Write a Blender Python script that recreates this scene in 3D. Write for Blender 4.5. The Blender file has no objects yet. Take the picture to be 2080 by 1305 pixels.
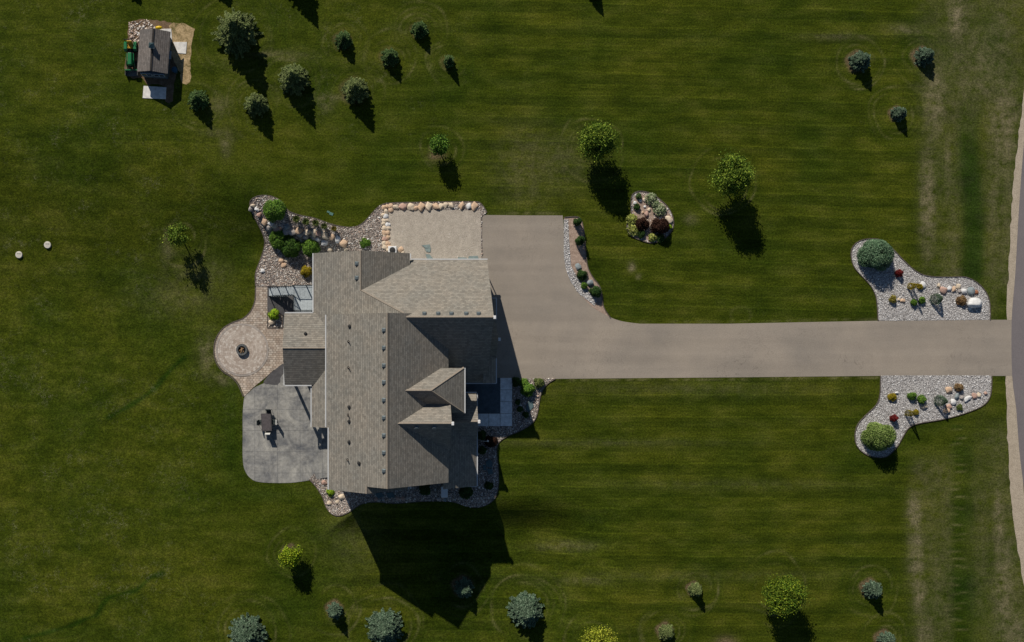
import bpy, bmesh, math, random
import numpy as np
from mathutils import Vector, Matrix, Quaternion
from mathutils.geometry import delaunay_2d_cdt
random.seed(7); RNG = np.random.default_rng(11)
S = bpy.context.scene
COL = S.collection

# ------------------------------------------------------------------ camera, sky, sun, exposure
CH = 95.0                       # flying height (m); 20 photo pixels = 1 m on the upper ground
NX, NY = 790.0, 700.0           # the photo pixel straight below the camera
CX, CY = (NX-1040)/20, (652.5-NY)/20
cam = bpy.data.cameras.new('camera'); camo = bpy.data.objects.new('camera', cam); COL.objects.link(camo)
camo.location = (CX, CY, CH); camo.rotation_euler = (0, 0, 0)
cam.sensor_width = 36; cam.lens = 36*CH/104.0
cam.shift_x = (0-CX)/104.0; cam.shift_y = (0-CY)/104.0
cam.clip_start = 0.5; cam.clip_end = 3000
S.camera = camo
SUN_D = Vector((0.41, -0.91, -0.65)).normalized()
world = bpy.data.worlds.new('World'); S.world = world; world.use_nodes = True
wn = world.node_tree.nodes; wl = world.node_tree.links
bg = wn['Background']; sky = wn.new('ShaderNodeTexSky'); sky.sky_type = 'NISHITA'; sky.sun_disc = False; sky.dust_density = 0.2; sky.ozone_density = 3.0
sky.sun_elevation = math.asin(-SUN_D.z); sky.sun_rotation = math.radians(360-24.25)
wl.new(sky.outputs[0], bg.inputs[0]); bg.inputs[1].default_value = 0.05
sl = bpy.data.lights.new('sun', 'SUN'); sl.energy = 5.0; sl.angle = math.radians(0.5); sl.color = (1.0, 0.93, 0.83)
so = bpy.data.objects.new('sun', sl); COL.objects.link(so); so.rotation_euler = SUN_D.to_track_quat('-Z', 'Y').to_euler()
so.location = (-30, 60, 60)
S.view_settings.view_transform = 'Standard'; S.view_settings.look = 'None'
S.view_settings.exposure = -0.2; S.view_settings.gamma = 1.0

# ------------------------------------------------------------------ terrain height and pixel -> place
DROP = 1.95
def sst(a, b, x):
    t = np.clip((np.asarray(x, float)-a)/(b-a), 0, 1); return t*t*(3-2*t)
def hgt(X, Y):
    x = 1040+20*np.asarray(X, float); y = 652.5-20*np.asarray(Y, float)
    yb = 440+np.clip(x-510, 0, 200)*.37
    T = 44+np.clip(565-x, 0, 300)*.5
    wN = sst(yb-T, yb+T, y)
    wW = 1-sst(655, 765, x)
    wS = sst(1004, 1095, y)*(1-sst(1060, 1270, x))
    return -DROP*np.maximum(wN*wW, wS)*(1-sst(2600, 4200, y))*(sst(-3000, -900, x))
def P(px, py, z=0.0):
    k = (CH-z)/CH/20
    return Vector((CX+(px-NX)*k, CY-(py-NY)*k, z))
def G(px, py, dz=0.0):
    z = 0.0
    for _ in range(5):
        p = P(px, py, z+dz); z = float(hgt(p.x, p.y))
    return Vector((p.x, p.y, z+dz))

# ------------------------------------------------------------------ helpers
def tag(o, label=None, cat=None, group=None, kind=None):
    if label: o['label'] = label
    if cat: o['category'] = cat
    if group: o['group'] = group
    if kind: o['kind'] = kind
    return o
def thing(name, label, cat, loc=(0, 0, 0), rz=0, group=None):
    o = bpy.data.objects.new(name, None); COL.objects.link(o); o.location = loc; o.rotation_euler = (0, 0, rz)
    o.empty_display_size = .3
    return tag(o, label, cat, group)
def wloc(o):
    v = Vector((0, 0, 0))
    while o is not None: v += o.location; o = o.parent
    return v
class MB:
    def __init__(s): s.v = []; s.f = []; s.uv = {}
    def add(s, vs, fs):
        b = len(s.v); s.v += [tuple(v) for v in vs]; s.f += [tuple(b+i for i in f) for f in fs]; return s
    def box(s, x0, y0, z0, x1, y1, z1):
        x0, x1 = min(x0, x1), max(x0, x1); y0, y1 = min(y0, y1), max(y0, y1); z0, z1 = min(z0, z1), max(z0, z1)
        return s.add([(x0,y0,z0),(x1,y0,z0),(x1,y1,z0),(x0,y1,z0),(x0,y0,z1),(x1,y0,z1),(x1,y1,z1),(x0,y1,z1)],
                     [(3,2,1,0),(4,5,6,7),(0,1,5,4),(1,2,6,5),(2,3,7,6),(3,0,4,7)])
    def slab(s, pts, t=.14):     # pts: 3-D polygon, counter-clockwise seen from above; thickness downwards; UV on the top
        pts = [Vector(p) for p in pts]; n = len(pts); b = len(s.v)
        a = sum(pts[i].x*pts[(i+1) % n].y-pts[(i+1) % n].x*pts[i].y for i in range(n))
        if a < 0: pts.reverse()
        s.v += [tuple(p) for p in pts]+[(p.x, p.y, p.z-t) for p in pts]
        nrm = None
        for i in range(n):
            c = (pts[(i+1) % n]-pts[i]).cross(pts[(i+2) % n]-pts[(i+1) % n])
            if nrm is None or c.length > nrm.length: nrm = c
        nrm.normalize()
        if nrm.z < 0: nrm = -nrm
        up = Vector((-nrm.x, -nrm.y, 0))
        up = up.normalized() if up.length > 1e-4 else Vector((0, 1, 0))
        al = Vector((up.y, -up.x, 0)); cs = max(nrm.z, .2)
        s.uv[len(s.f)] = [((p.dot(al)), p.to_2d().dot(up.to_2d())/cs) for p in pts]
        s.f.append(tuple(range(b, b+n))); s.f.append(tuple(range(b+2*n-1, b+n-1, -1)))
        for i in range(n):
            j = (i+1) % n; s.f.append((b+i, b+n+i, b+n+j, b+j))
        return s
    def prism(s, prof, a0, a1, axis='Y'):   # prof: list of (u, z); extruded along axis
        n = len(prof)
        if axis == 'Y': vs = [(u, a0, z) for u, z in prof]+[(u, a1, z) for u, z in prof]
        else: vs = [(a0, u, z) for u, z in prof]+[(a1, u, z) for u, z in prof]
        fs = [tuple(range(n)), tuple(range(2*n-1, n-1, -1))]+[(i, n+i, n+(i+1) % n, (i+1) % n) for i in range(n)]
        return s.add(vs, fs)
    def tube(s, pts, rad, n=8, cap=True):
        pts = [Vector(p) for p in pts]; rad = rad if hasattr(rad, '__len__') else [rad]*len(pts); b = len(s.v)
        for i, p in enumerate(pts):
            d = (pts[min(i+1, len(pts)-1)]-pts[max(i-1, 0)]).normalized()
            a = d.orthogonal().normalized() if i == 0 else (a-d*a.dot(d)).normalized()
            c = d.cross(a)
            for k in range(n):
                t = 2*math.pi*k/n; s.v.append(tuple(p+(a*math.cos(t)+c*math.sin(t))*rad[i]))
        for i in range(len(pts)-1):
            for k in range(n):
                s.f.append((b+i*n+k, b+i*n+(k+1) % n, b+(i+1)*n+(k+1) % n, b+(i+1)*n+k))
        if cap:
            s.f.append(tuple(b+k for k in range(n-1, -1, -1))); s.f.append(tuple(b+(len(pts)-1)*n+k for k in range(n)))
        return s
    def lathe(s, prof, n=24, c=(0, 0, 0)):
        b = len(s.v)
        for r, z in prof:
            for k in range(n):
                t = 2*math.pi*k/n; s.v.append((c[0]+r*math.cos(t), c[1]+r*math.sin(t), c[2]+z))
        for i in range(len(prof)-1):
            for k in range(n):
                s.f.append((b+i*n+k, b+i*n+(k+1) % n, b+(i+1)*n+(k+1) % n, b+(i+1)*n+k))
        s.f.append(tuple(b+(len(prof)-1)*n+k for k in range(n))); s.f.append(tuple(b+k for k in range(n-1, -1, -1)))
        return s
    def build(s, name, mat, parent=None, smooth=False, fix=True, bevel=0):
        me = bpy.data.meshes.new(name); off = wloc(parent) if parent else Vector((0, 0, 0))
        me.from_pydata([(v[0]-off.x, v[1]-off.y, v[2]-off.z) for v in s.v], [], s.f)
        if s.uv:
            ul = me.uv_layers.new(name='UVMap')
            for fi, uvs in s.uv.items():
                for li, uv in zip(me.polygons[fi].loop_indices, uvs): ul.data[li].uv = uv
        if fix:
            bm = bmesh.new(); bm.from_mesh(me); bmesh.ops.recalc_face_normals(bm, faces=bm.faces); bm.to_mesh(me); bm.free()
        if smooth: me.polygons.foreach_set('use_smooth', [True]*len(me.polygons))
        me.materials.append(mat); o = bpy.data.objects.new(name, me); COL.objects.link(o); o.parent = parent
        if bevel:
            m = o.modifiers.new('bevel', 'BEVEL'); m.width = bevel; m.segments = 2; m.limit_method = 'ANGLE'
        return o
def recenter(o, loc):
    loc = Vector(loc); o.data.transform(Matrix.Translation(-loc)); o.location = loc; return o
def copy_tree(o, parent=None):
    c = o.copy(); COL.objects.link(c); c.parent = parent
    for ch in list(o.children): copy_tree(ch, c)
    return c
def npmesh(name, V, F, mat, parent=None, smooth=False):
    V = np.asarray(V, np.float32); F = np.asarray(F, np.int32); k = F.shape[1]
    me = bpy.data.meshes.new(name); me.vertices.add(len(V)); me.vertices.foreach_set('co', V.ravel())
    me.loops.add(F.size); me.loops.foreach_set('vertex_index', F.ravel())
    me.polygons.add(len(F)); me.polygons.foreach_set('loop_start', np.arange(0, F.size, k, dtype=np.int32))
    me.polygons.foreach_set('loop_total', np.full(len(F), k, np.int32))
    if smooth: me.polygons.foreach_set('use_smooth', np.ones(len(F), bool))
    me.update(calc_edges=True); me.materials.append(mat)
    o = bpy.data.objects.new(name, me); COL.objects.link(o); o.parent = parent
    return o

# ------------------------------------------------------------------ materials
class N:
    def __init__(s, name, rough=.8, spec=.3):
        s.m = bpy.data.materials.new(name); s.m.use_nodes = True; s.t = s.m.node_tree
        s.b = s.t.nodes['Principled BSDF']; s.b.inputs['Roughness'].default_value = rough
        s.b.inputs['Specular IOR Level'].default_value = spec
    def n(s, typ, **kw):
        x = s.t.nodes.new('ShaderNode'+typ)
        for k, v in kw.items(): setattr(x, k, v)
        return x
    def l(s, a, b): s.t.links.new(a, b)
    def coord(s, out='Object'): return s.n('TexCoord').outputs[out]
    def noise(s, scale, detail=3, rough=.6, vec=None, sc=None, dist=0):
        x = s.n('TexNoise'); x.inputs['Scale'].default_value = scale; x.inputs['Detail'].default_value = detail
        x.inputs['Roughness'].default_value = rough; x.inputs['Distortion'].default_value = dist
        v = vec if vec is not None else s.coord()
        if sc:
            mp = s.n('Mapping'); mp.inputs['Scale'].default_value = sc; s.l(v, mp.inputs[0]); v = mp.outputs[0]
        s.l(v, x.inputs['Vector']); return x.outputs['Fac']
    def ramp(s, fac, stops, interp='LINEAR'):
        x = s.n('ValToRGB'); x.color_ramp.interpolation = interp; e = x.color_ramp.elements
        while len(e) < len(stops): e.new(.5)
        for q, (p, c) in zip(e, stops): q.position = p; q.color = (*c, 1) if len(c) == 3 else c
        s.l(fac, x.inputs[0]); return x.outputs[0]
    def mix(s, fac, a, b, mode='MIX'):
        x = s.n('Mix', data_type='RGBA', blend_type=mode)
        for i, v in ((0, fac), (6, a), (7, b)):
            if isinstance(v, (int, float)): x.inputs[i].default_value = v
            elif isinstance(v, tuple): x.inputs[i].default_value = (*v, 1)
            else: s.l(v, x.inputs[i])
        return x.outputs[2]
    def math(s, op, a, b=0.0, clamp=False):
        x = s.n('Math', operation=op, use_clamp=clamp)
        for i, v in ((0, a), (1, b)):
            if isinstance(v, (int, float)): x.inputs[i].default_value = v
            else: s.l(v, x.inputs[i])
        return x.outputs[0]
    def bump(s, h, strength=.4, dist=.02):
        x = s.n('Bump'); x.inputs['Strength'].default_value = strength; x.inputs['Distance'].default_value = dist
        s.l(h, x.inputs['Height']); s.l(x.outputs[0], s.b.inputs['Normal'])
    def col(s, c):
        if isinstance(c, tuple): s.b.inputs['Base Color'].default_value = (*c, 1)
        else: s.l(c, s.b.inputs['Base Color'])
        return s.m
def g3(v): return (v, v, v)
def plain(name, c, rough=.6, var=.15, scale=6, metal=0, spec=.3):
    m = N(name, rough, spec); f = m.noise(scale, 4)
    m.b.inputs['Metallic'].default_value = metal
    return m.col(m.ramp(f, [(.3, tuple(x*(1-var) for x in c)), (.7, tuple(x*(1+var) for x in c))]))
def island(name, stops, rough=.8, clump=0, spec=.25, trans=0):
    m = N(name, rough, spec); ge = m.n('NewGeometry')
    c = m.ramp(ge.outputs['Random Per Island'], stops)
    if clump:
        f = m.noise(clump, 3, .6); c = m.mix(1.0, c, m.ramp(f, [(.32, g3(.55)), (.7, g3(1.35))]), 'MULTIPLY')
    m.col(c)
    if trans:
        tr = m.n('BsdfTranslucent'); m.l(c, tr.inputs[0]); mx = m.n('MixShader'); mx.inputs[0].default_value = trans
        out = m.t.nodes['Material Output']; m.l(m.b.outputs[0], mx.inputs[1]); m.l(tr.outputs[0], mx.inputs[2]); m.l(mx.outputs[0], out.inputs[0])
    return m.m

def mat_lawn():
    m = N('lawn_grass', .95, .05)
    a = m.n('Attribute', attribute_name='lawn'); sp = m.n('SeparateColor'); m.l(a.outputs['Color'], sp.inputs[0])
    dry, ring, strp = sp.outputs[0], sp.outputs[1], sp.outputs[2]
    a2 = m.n('Attribute', attribute_name='mulch'); s2 = m.n('SeparateColor'); m.l(a2.outputs['Color'], s2.inputs[0])
    mul, lush, rough_ = s2.outputs[0], s2.outputs[1], s2.outputs[2]
    big = m.noise(.09, 4, .55); mid = m.noise(.5, 5, .65, sc=(.6, 1.3, 1)); fine = m.noise(5.5, 6, .75); st = m.noise(1, 6, .75, sc=(.16, 3.2, 1), dist=.15); st2 = m.noise(1, 4, .6, sc=(.06, .8, 1), dist=.2)
    c = m.ramp(mid, [(.26, (.023, .036, .0018)), (.5, (.047, .064, .0044)), (.76, (.082, .094, .0125))])
    c = m.mix(1.0, c, m.ramp(big, [(.32, (.68, .82, .8)), (.68, (1.3, 1.16, 1.25))]), 'MULTIPLY')
    s_ = m.mix(strp, g3(1.0), m.ramp(st, [(.33, (.79, .82, .78)), (.68, (1.26, 1.2, 1.24))]))
    c = m.mix(1.0, c, s_, 'MULTIPLY')
    s_ = m.mix(strp, g3(1.0), m.ramp(st2, [(.36, (.84, .88, .86)), (.64, (1.18, 1.12, 1.12))]))
    c = m.mix(1.0, c, s_, 'MULTIPLY')
    # mower passes: one light seam and a darker half every 2.35 m
    xyz = m.n('SeparateXYZ'); m.l(m.coord(), xyz.inputs[0]); wob = m.noise(.35, 3, .5, sc=(.25, 1, 1))
    ys = m.math('ADD', m.math('ADD', xyz.outputs[1], m.math('MULTIPLY', xyz.outputs[0], m.math('MULTIPLY', m.math('GREATER_THAN', xyz.outputs[1], 0.0), .028))), m.math('MULTIPLY', wob, .7))
    ph = m.math('FRACT', m.math('DIVIDE', ys, 2.35))
    ba = m.ramp(ph, [(0, (1.42, 1.4, 1.3)), (.045, (1.05, 1.04, 1.02)), (.42, (1.05, 1.03, 1.02)), (.48, (1.22, 1.2, 1.15)), (.53, (.78, .82, .8)), (.95, (.82, .86, .84)), (1, (1.42, 1.4, 1.3))])
    am = m.math('MULTIPLY', strp, m.ramp(m.noise(.22, 3, .6, sc=(.5, 1.6, 1)), [(.3, g3(.35)), (.65, g3(1))]))
    c = m.mix(1.0, c, m.mix(am, g3(1.0), ba), 'MULTIPLY')
    c = m.mix(lush, c, m.mix(1.0, c, (.36, .62, .55), 'MULTIPLY'))
    # dry, thin grass
    c = m.mix(rough_, c, m.mix(1.0, c, m.ramp(m.noise(1.4, 6, .8, dist=.4), [(.3, (.6, .68, .7)), (.7, (1.5, 1.4, 1.5))]), 'MULTIPLY'))
    dn = m.noise(1.1, 5, .7); df = m.math('MULTIPLY', dry, m.ramp(dn, [(.33, g3(.05)), (.64, g3(1.25))]), True)
    c = m.mix(df, c, (.205, .175, .10))
    rid = m.math('ABSOLUTE', m.math('SUBTRACT', m.noise(2.1, 4, .7, dist=1.2), .5))
    spk = m.math('MULTIPLY', m.ramp(rid, [(.0, g3(1)), (.022, g3(0))]), m.ramp(m.noise(.33, 4, .7), [(.50, g3(0)), (.66, g3(1))]))
    spk = m.math('MULTIPLY', spk, m.ramp(m.noise(1.7, 3, .6), [(.45, g3(0)), (.6, g3(1))]))
    spf = m.math('MULTIPLY', spk, rough_)
    c = m.mix(m.math('MULTIPLY', spf, .8), c, (.26, .24, .15))
    c = m.mix(m.math('MULTIPLY', ring, m.ramp(mid, [(.3, g3(.5)), (.7, g3(1))])), c, (.16, .15, .06))
    c = m.mix(m.math('MULTIPLY', mul, m.ramp(fine, [(.3, g3(.6)), (.6, g3(1))])), c, (.17, .115, .075))
    c = m.mix(1.0, c, m.ramp(fine, [(.3, g3(.4)), (.5, g3(1.0)), (.7, g3(1.8))]), 'MULTIPLY')
    c = m.mix(1.0, c, m.ramp(m.noise(13, 3, .8), [(.3, g3(.7)), (.7, g3(1.35))]), 'MULTIPLY')
    m.bump(fine, 1.0, .07)
    return m.col(c)
def mat_rocky(name, stops, scale=9, bump=.6):
    m = N(name, .9, .2); v = m.n('TexVoronoi'); v.inputs['Scale'].default_value = scale; m.l(m.coord(), v.inputs['Vector'])
    sp = m.n('SeparateColor'); m.l(v.outputs['Color'], sp.inputs[0])
    c = m.ramp(sp.outputs[0], stops); c = m.mix(1.0, c, m.ramp(v.outputs['Distance'], [(.2, g3(1.0)), (.75, g3(.35))]), 'MULTIPLY')
    m.bump(v.outputs['Distance'], bump, .04); return m.col(c)
def mat_asphalt(name, c, tracks=True):
    m = N(name, .9, .2); f = m.noise(14, 6, .85); b = m.noise(.16, 5, .6); w = m.noise(1, 3, .5, sc=(.05, .8, 1))
    k = m.ramp(f, [(.3, tuple(x*.72 for x in c)), (.5, c), (.72, tuple(min(1, x*1.35) for x in c))])
    k = m.mix(1.0, k, m.ramp(b, [(.3, (.84, .85, .87)), (.7, (1.12, 1.1, 1.08))]), 'MULTIPLY')
    if tracks: k = m.mix(1.0, k, m.ramp(w, [(.35, g3(.93)), (.65, g3(1.06))]), 'MULTIPLY')
    sp = m.ramp(m.noise(1.3, 5, .8), [(.70, g3(1)), (.78, g3(.7))]); k = m.mix(1.0, k, sp, 'MULTIPLY')
    if tracks:   # hairline cracks and a few oil stains
        cr = m.math('ABSOLUTE', m.math('SUBTRACT', m.noise(.22, 6, .65, dist=.8), .5)); cm = m.math('MULTIPLY', m.ramp(cr, [(0, g3(1)), (.0028, g3(0))]), m.ramp(m.noise(.12, 2, .5), [(.46, g3(0)), (.56, g3(1))]))
        k = m.mix(m.math('MULTIPLY', cm, .45), k, (.10, .085, .07))
        k = m.mix(m.ramp(m.noise(.75, 3, .6), [(.70, g3(0)), (.78, g3(.4))]), k, (.13, .11, .09))
    m.bump(f, .3, .01); return m.col(k)
def mat_shingle(name, c):
    m = N(name, .92, .15); uv = m.coord('UV')
    br = m.n('TexBrick'); m.l(uv, br.inputs['Vector']); br.offset = .5; br.inputs['Scale'].default_value = 1
    br.inputs['Brick Width'].default_value = .3; br.inputs['Row Height'].default_value = .2; br.inputs['Mortar Size'].default_value = .006
    br.inputs['Mortar Smooth'].default_value = .5; br.inputs['Bias'].default_value = 0
    br.inputs['Color1'].default_value = (*[x*.84 for x in c], 1); br.inputs['Color2'].default_value = (*[x*1.2 for x in c], 1)
    br.inputs['Mortar'].default_value = (*[x*.42 for x in c], 1)
    n1 = m.noise(1, 3, .6, vec=uv, sc=(3.4, 3.4, 3.4)); n2 = m.noise(1, 4, .6, vec=uv, sc=(.35, .35, .35)); n3 = m.noise(26, 3, .7)
    k = m.mix(1.0, br.outputs['Color'], m.ramp(n1, [(.3, (.92, .93, .94)), (.7, (1.09, 1.07, 1.05))]), 'MULTIPLY')
    k = m.mix(1.0, k, m.ramp(n2, [(.3, (.9, .93, .95)), (.7, (1.1, 1.06, 1.02))]), 'MULTIPLY')
    sx = m.n('SeparateXYZ'); m.l(uv, sx.inputs[0]); rw = m.math('FRACT', m.math('DIVIDE', m.math('ADD', sx.outputs[1], m.math('MULTIPLY', m.noise(2, 2, .5), .02)), .2))
    k = m.mix(1.0, k, m.ramp(rw, [(0, g3(.5)), (.14, g3(.62)), (.22, g3(1.08)), (1, g3(1.0))]), 'MULTIPLY')
    k = m.mix(1.0, k, m.ramp(n3, [(.3, g3(.75)), (.7, g3(1.25))]), 'MULTIPLY')
    m.bump(br.outputs['Fac'], -.6, .012); return m.col(k)
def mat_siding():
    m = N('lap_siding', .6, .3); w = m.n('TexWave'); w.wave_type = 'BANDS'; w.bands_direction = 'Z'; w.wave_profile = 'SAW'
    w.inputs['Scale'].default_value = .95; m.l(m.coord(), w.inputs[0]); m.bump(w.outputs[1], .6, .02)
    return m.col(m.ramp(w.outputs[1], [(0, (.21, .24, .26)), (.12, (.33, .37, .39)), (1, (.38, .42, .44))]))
def mat_pavers():
    m = N('paver_path', .85, .2); br = m.n('TexBrick'); m.l(m.coord(), br.inputs[0]); br.inputs['Scale'].default_value = 1
    br.inputs['Brick Width'].default_value = .34; br.inputs['Row Height'].default_value = .22; br.inputs['Mortar Size'].default_value = .018; br.offset = .35
    br.inputs['Color1'].default_value = (.36, .285, .23, 1); br.inputs['Color2'].default_value = (.58, .505, .43, 1); br.inputs['Mortar'].default_value = (.16, .13, .1, 1)
    k = m.mix(1.0, br.outputs[0], m.ramp(m.noise(1.3, 4, .7), [(.3, (.74, .76, .78)), (.7, (1.2, 1.15, 1.08))]), 'MULTIPLY')
    m.bump(br.outputs['Fac'], -.4, .01); return m.col(k)
def mat_stamped(name, lo, hi, joint=True):
    m = N(name, .75, .3); a = m.noise(.45, 6, .72, dist=.6); f = m.noise(3, 6, .75)
    k = m.ramp(a, [(.32, lo), (.66, hi)]); k = m.mix(1.0, k, m.ramp(f, [(.3, g3(.72)), (.7, g3(1.28))]), 'MULTIPLY')
    if joint:
        br = m.n('TexBrick'); mp = m.n('Mapping'); mp.inputs['Location'].default_value = (.55, .3, 0); m.l(m.coord(), mp.inputs[0]); m.l(mp.outputs[0], br.inputs[0])
        br.offset = 0; br.inputs['Scale'].default_value = 1; br.inputs['Brick Width'].default_value = 2.35; br.inputs['Row Height'].default_value = 2.2
        br.inputs['Mortar Size'].default_value = .03; br.inputs['Color1'].default_value = br.inputs['Color2'].default_value = (1, 1, 1, 1); br.inputs['Mortar'].default_value = (.66, .67, .7, 1)
        k = m.mix(1.0, k, br.outputs[0], 'MULTIPLY')
    m.bump(f, .3, .01); return m.col(k)
def mat_dirt(name, stops, scale=2.2):
    m = N(name, .95, .1); f = m.noise(scale, 6, .8); g = m.noise(11, 5, .85)
    k = m.ramp(f, stops); k = m.mix(1.0, k, m.ramp(g, [(.3, g3(.55)), (.7, g3(1.5))]), 'MULTIPLY'); m.bump(g, .8, .04); return m.col(k)
M = {}
M['lawn'] = mat_lawn()
M['asphalt'] = mat_asphalt('driveway_asphalt', (.325, .282, .232))
M['road'] = mat_asphalt('road_asphalt', (.19, .172, .175), False)
M['pad'] = mat_dirt('gravel_pad', [(.3, (.36, .315, .26)), (.7, (.53, .47, .39))], 1.2)
M['shoulder'] = mat_dirt('shoulder_gravel', [(.3, (.36, .30, .225)), (.7, (.52, .44, .34))], 1.6)
M['straw'] = mat_dirt('straw_dirt', [(.34, (.06, .07, .015)), (.46, (.32, .235, .12)), (.7, (.66, .49, .28))], 1.3)
M['soil'] = mat_dirt('bare_soil', [(.3, (.10, .06, .035)), (.5, (.17, .115, .07)), (.72, (.27, .20, .14))], 2.0)
M['bedsoil'] = mat_rocky('river_rock_base', [(.1, (.19, .165, .15)), (.5, (.38, .315, .275)), (.9, (.58, .52, .46))], 10)
M['bedsoil2'] = mat_rocky('crushed_rock_base', [(.1, (.38, .36, .345)), (.5, (.58, .55, .53)), (.9, (.78, .75, .72))], 11)
M['mulch'] = mat_dirt('bark_mulch', [(.3, (.24, .165, .125)), (.7, (.52, .40, .32))], 2.5)
M['pebble'] = island('river_rock', [(0, (.15, .13, .12)), (.25, (.36, .285, .24)), (.5, (.54, .41, .33)), (.72, (.66, .59, .51)), (.9, (.78, .75, .70)), (1, (.86, .85, .83))], .8)
M['pebble_white'] = island('crushed_white_rock', [(0, (.30, .285, .28)), (.35, (.58, .56, .55)), (.7, (.76, .75, .74)), (1, (.88, .88, .88))], .8)
M['shingle'] = mat_shingle('asphalt_shingles', (.238, .221, .192))
M['shed_shingle'] = mat_shingle('shed_shingles', (.165, .15, .14))
M['cap'] = plain('ridge_cap', (.25, .215, .175), .9, .2, 9)
M['siding'] = mat_siding()
M['white'] = plain('white_trim', (.78, .78, .77), .45, .04, 5)
M['gutter'] = plain('gutter_metal', (.62, .63, .63), .4, .05, 5)
M['soffit'] = plain('soffit', (.55, .55, .54), .6, .05, 3)
M['stone'] = mat_rocky('stone_veneer', [(.1, (.16, .14, .12)), (.5, (.28, .25, .21)), (.9, (.42, .38, .33))], 3.5)
M['vent'] = plain('vent_metal', (.15, .18, .19), .45, .1, 8, .4)
M['ventdark'] = plain('vent_dark', (.03, .03, .03), .6, .1, 8)
M['pipe'] = plain('vent_pipe', (.25, .21, .17), .6, .1, 8)
M['glass'] = plain('window_glass', (.02, .03, .04), .08, .1, 2, 0, .8)
M['door'] = plain('panel_door', (.55, .55, .53), .5, .06, 4)
M['wooddoor'] = plain('dark_wood', (.06, .035, .02), .5, .3, 6)
M['paver'] = mat_pavers()
M['paverbrick'] = island('paver_bricks', [(0, (.40, .325, .265)), (.4, (.48, .405, .34)), (.7, (.55, .475, .405)), (1, (.62, .56, .49))], .85)
M['paverdark'] = island('paver_border', [(0, (.34, .30, .265)), (1, (.44, .39, .345))], .85)
M['patio'] = mat_stamped('stamped_concrete', (.11, .115, .125), (.39, .375, .335))
M['slate'] = mat_stamped('slate_concrete', (.07, .068, .072), (.11, .105, .105), False)
M['walk'] = mat_stamped('plain_concrete', (.68, .70, .70), (.80, .82, .82), False)
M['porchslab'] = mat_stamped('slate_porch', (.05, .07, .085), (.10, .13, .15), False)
M['slab'] = mat_stamped('slab_concrete', (.62, .60, .56), (.78, .76, .72), False)
M['edging'] = plain('edging', (.11, .09, .075), .7, .3, 5)
M['flag'] = plain('flagstone', (.20, .25, .24), .8, .3, 3)
M['flagdark'] = plain('slate_flagstone', (.08, .125, .135), .7, .3, 3)
for nm, c in dict(tan=(.62, .44, .30), pink=(.52, .34, .27), grey=(.42, .38, .35), white=(.78, .77, .74), cream=(.70, .57, .43), bluegrey=(.25, .29, .30), rust=(.36, .15, .08)).items():
    m = N('boulder_'+nm, .85, .25); f = m.noise(3, 6, .75); f2 = m.noise(11, 4, .8)
    k = m.ramp(f, [(.3, tuple(x*.7 for x in c)), (.7, tuple(min(.85, x*1.25) for x in c))]); k = m.mix(1.0, k, m.ramp(f2, [(.3, g3(.75)), (.7, g3(1.15))]), 'MULTIPLY')
    m.bump(f2, .5, .04); m.col(k); M['b_'+nm] = m.m
M['bark'] = plain('bark', (.10, .075, .05), .9, .35, 9)
LF = dict(
 spruce=[(0, (.018, .042, .011)), (.5, (.048, .088, .026)), (1, (.11, .155, .055))],
 blue=[(0, (.026, .048, .028)), (.5, (.066, .104, .064)), (1, (.14, .185, .125))],
 greysp=[(0, (.046, .066, .020)), (.5, (.095, .122, .040)), (1, (.18, .205, .082))],
 maple=[(0, (.022, .045, .006)), (.5, (.072, .12, .014)), (1, (.19, .235, .03))],
 limemaple=[(0, (.02, .045, .005)), (.5, (.062, .105, .009)), (1, (.155, .185, .016))],
 limetree=[(0, (.05, .09, .006)), (.5, (.13, .19, .01)), (1, (.27, .31, .02))],
 yellowtree=[(0, (.06, .08, .008)), (.5, (.17, .20, .015)), (1, (.40, .36, .04))],
 green=[(0, (.018, .045, .008)), (.5, (.058, .125, .016)), (1, (.135, .215, .03))],
 green2=[(0, (.010, .028, .006)), (.5, (.030, .07, .011)), (1, (.075, .13, .02))],
 deep=[(0, (.012, .032, .008)), (.5, (.03, .07, .016)), (1, (.065, .12, .028))],
 lime=[(0, (.06, .13, .01)), (.5, (.15, .27, .012)), (1, (.30, .42, .03))],
 gold=[(0, (.11, .085, .01)), (.5, (.30, .23, .015)), (1, (.52, .40, .03))],
 olive=[(0, (.06, .05, .01)), (.5, (.14, .115, .02)), (1, (.25, .22, .05))],
 orange=[(0, (.09, .05, .02)), (.5, (.22, .13, .06)), (1, (.40, .29, .15))],
 red=[(0, (.05, .006, .006)), (.5, (.13, .012, .012)), (1, (.24, .03, .025))],
 maroon=[(0, (.012, .006, .004)), (.5, (.034, .015, .010)), (1, (.075, .035, .022))],
 varieg=[(0, (.05, .09, .03)), (.5, (.20, .25, .12)), (1, (.48, .52, .34))],
 hosta=[(0, (.09, .12, .02)), (.5, (.26, .30, .06)), (1, (.50, .52, .16))],
 juniper=[(0, (.02, .045, .02)), (.5, (.055, .10, .055)), (1, (.12, .175, .105))],
 junigreen=[(0, (.035, .06, .012)), (.5, (.09, .135, .03)), (1, (.19, .24, .075))],
 grass=[(0, (.03, .05, .012)), (.5, (.07, .10, .025)), (1, (.16, .17, .06))])
for k_, st_ in LF.items():
    q_ = 1.25 if k_ in ('deep', 'maroon', 'red', 'gold', 'orange', 'hosta', 'varieg') else 1.9
    st_ = [(p, tuple(min(.62, v*q_) for v in c)) for p, c in st_]
    M['lf_'+k_] = island('leaves_'+k_, st_, .75, 1.1, .12, .18)

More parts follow.
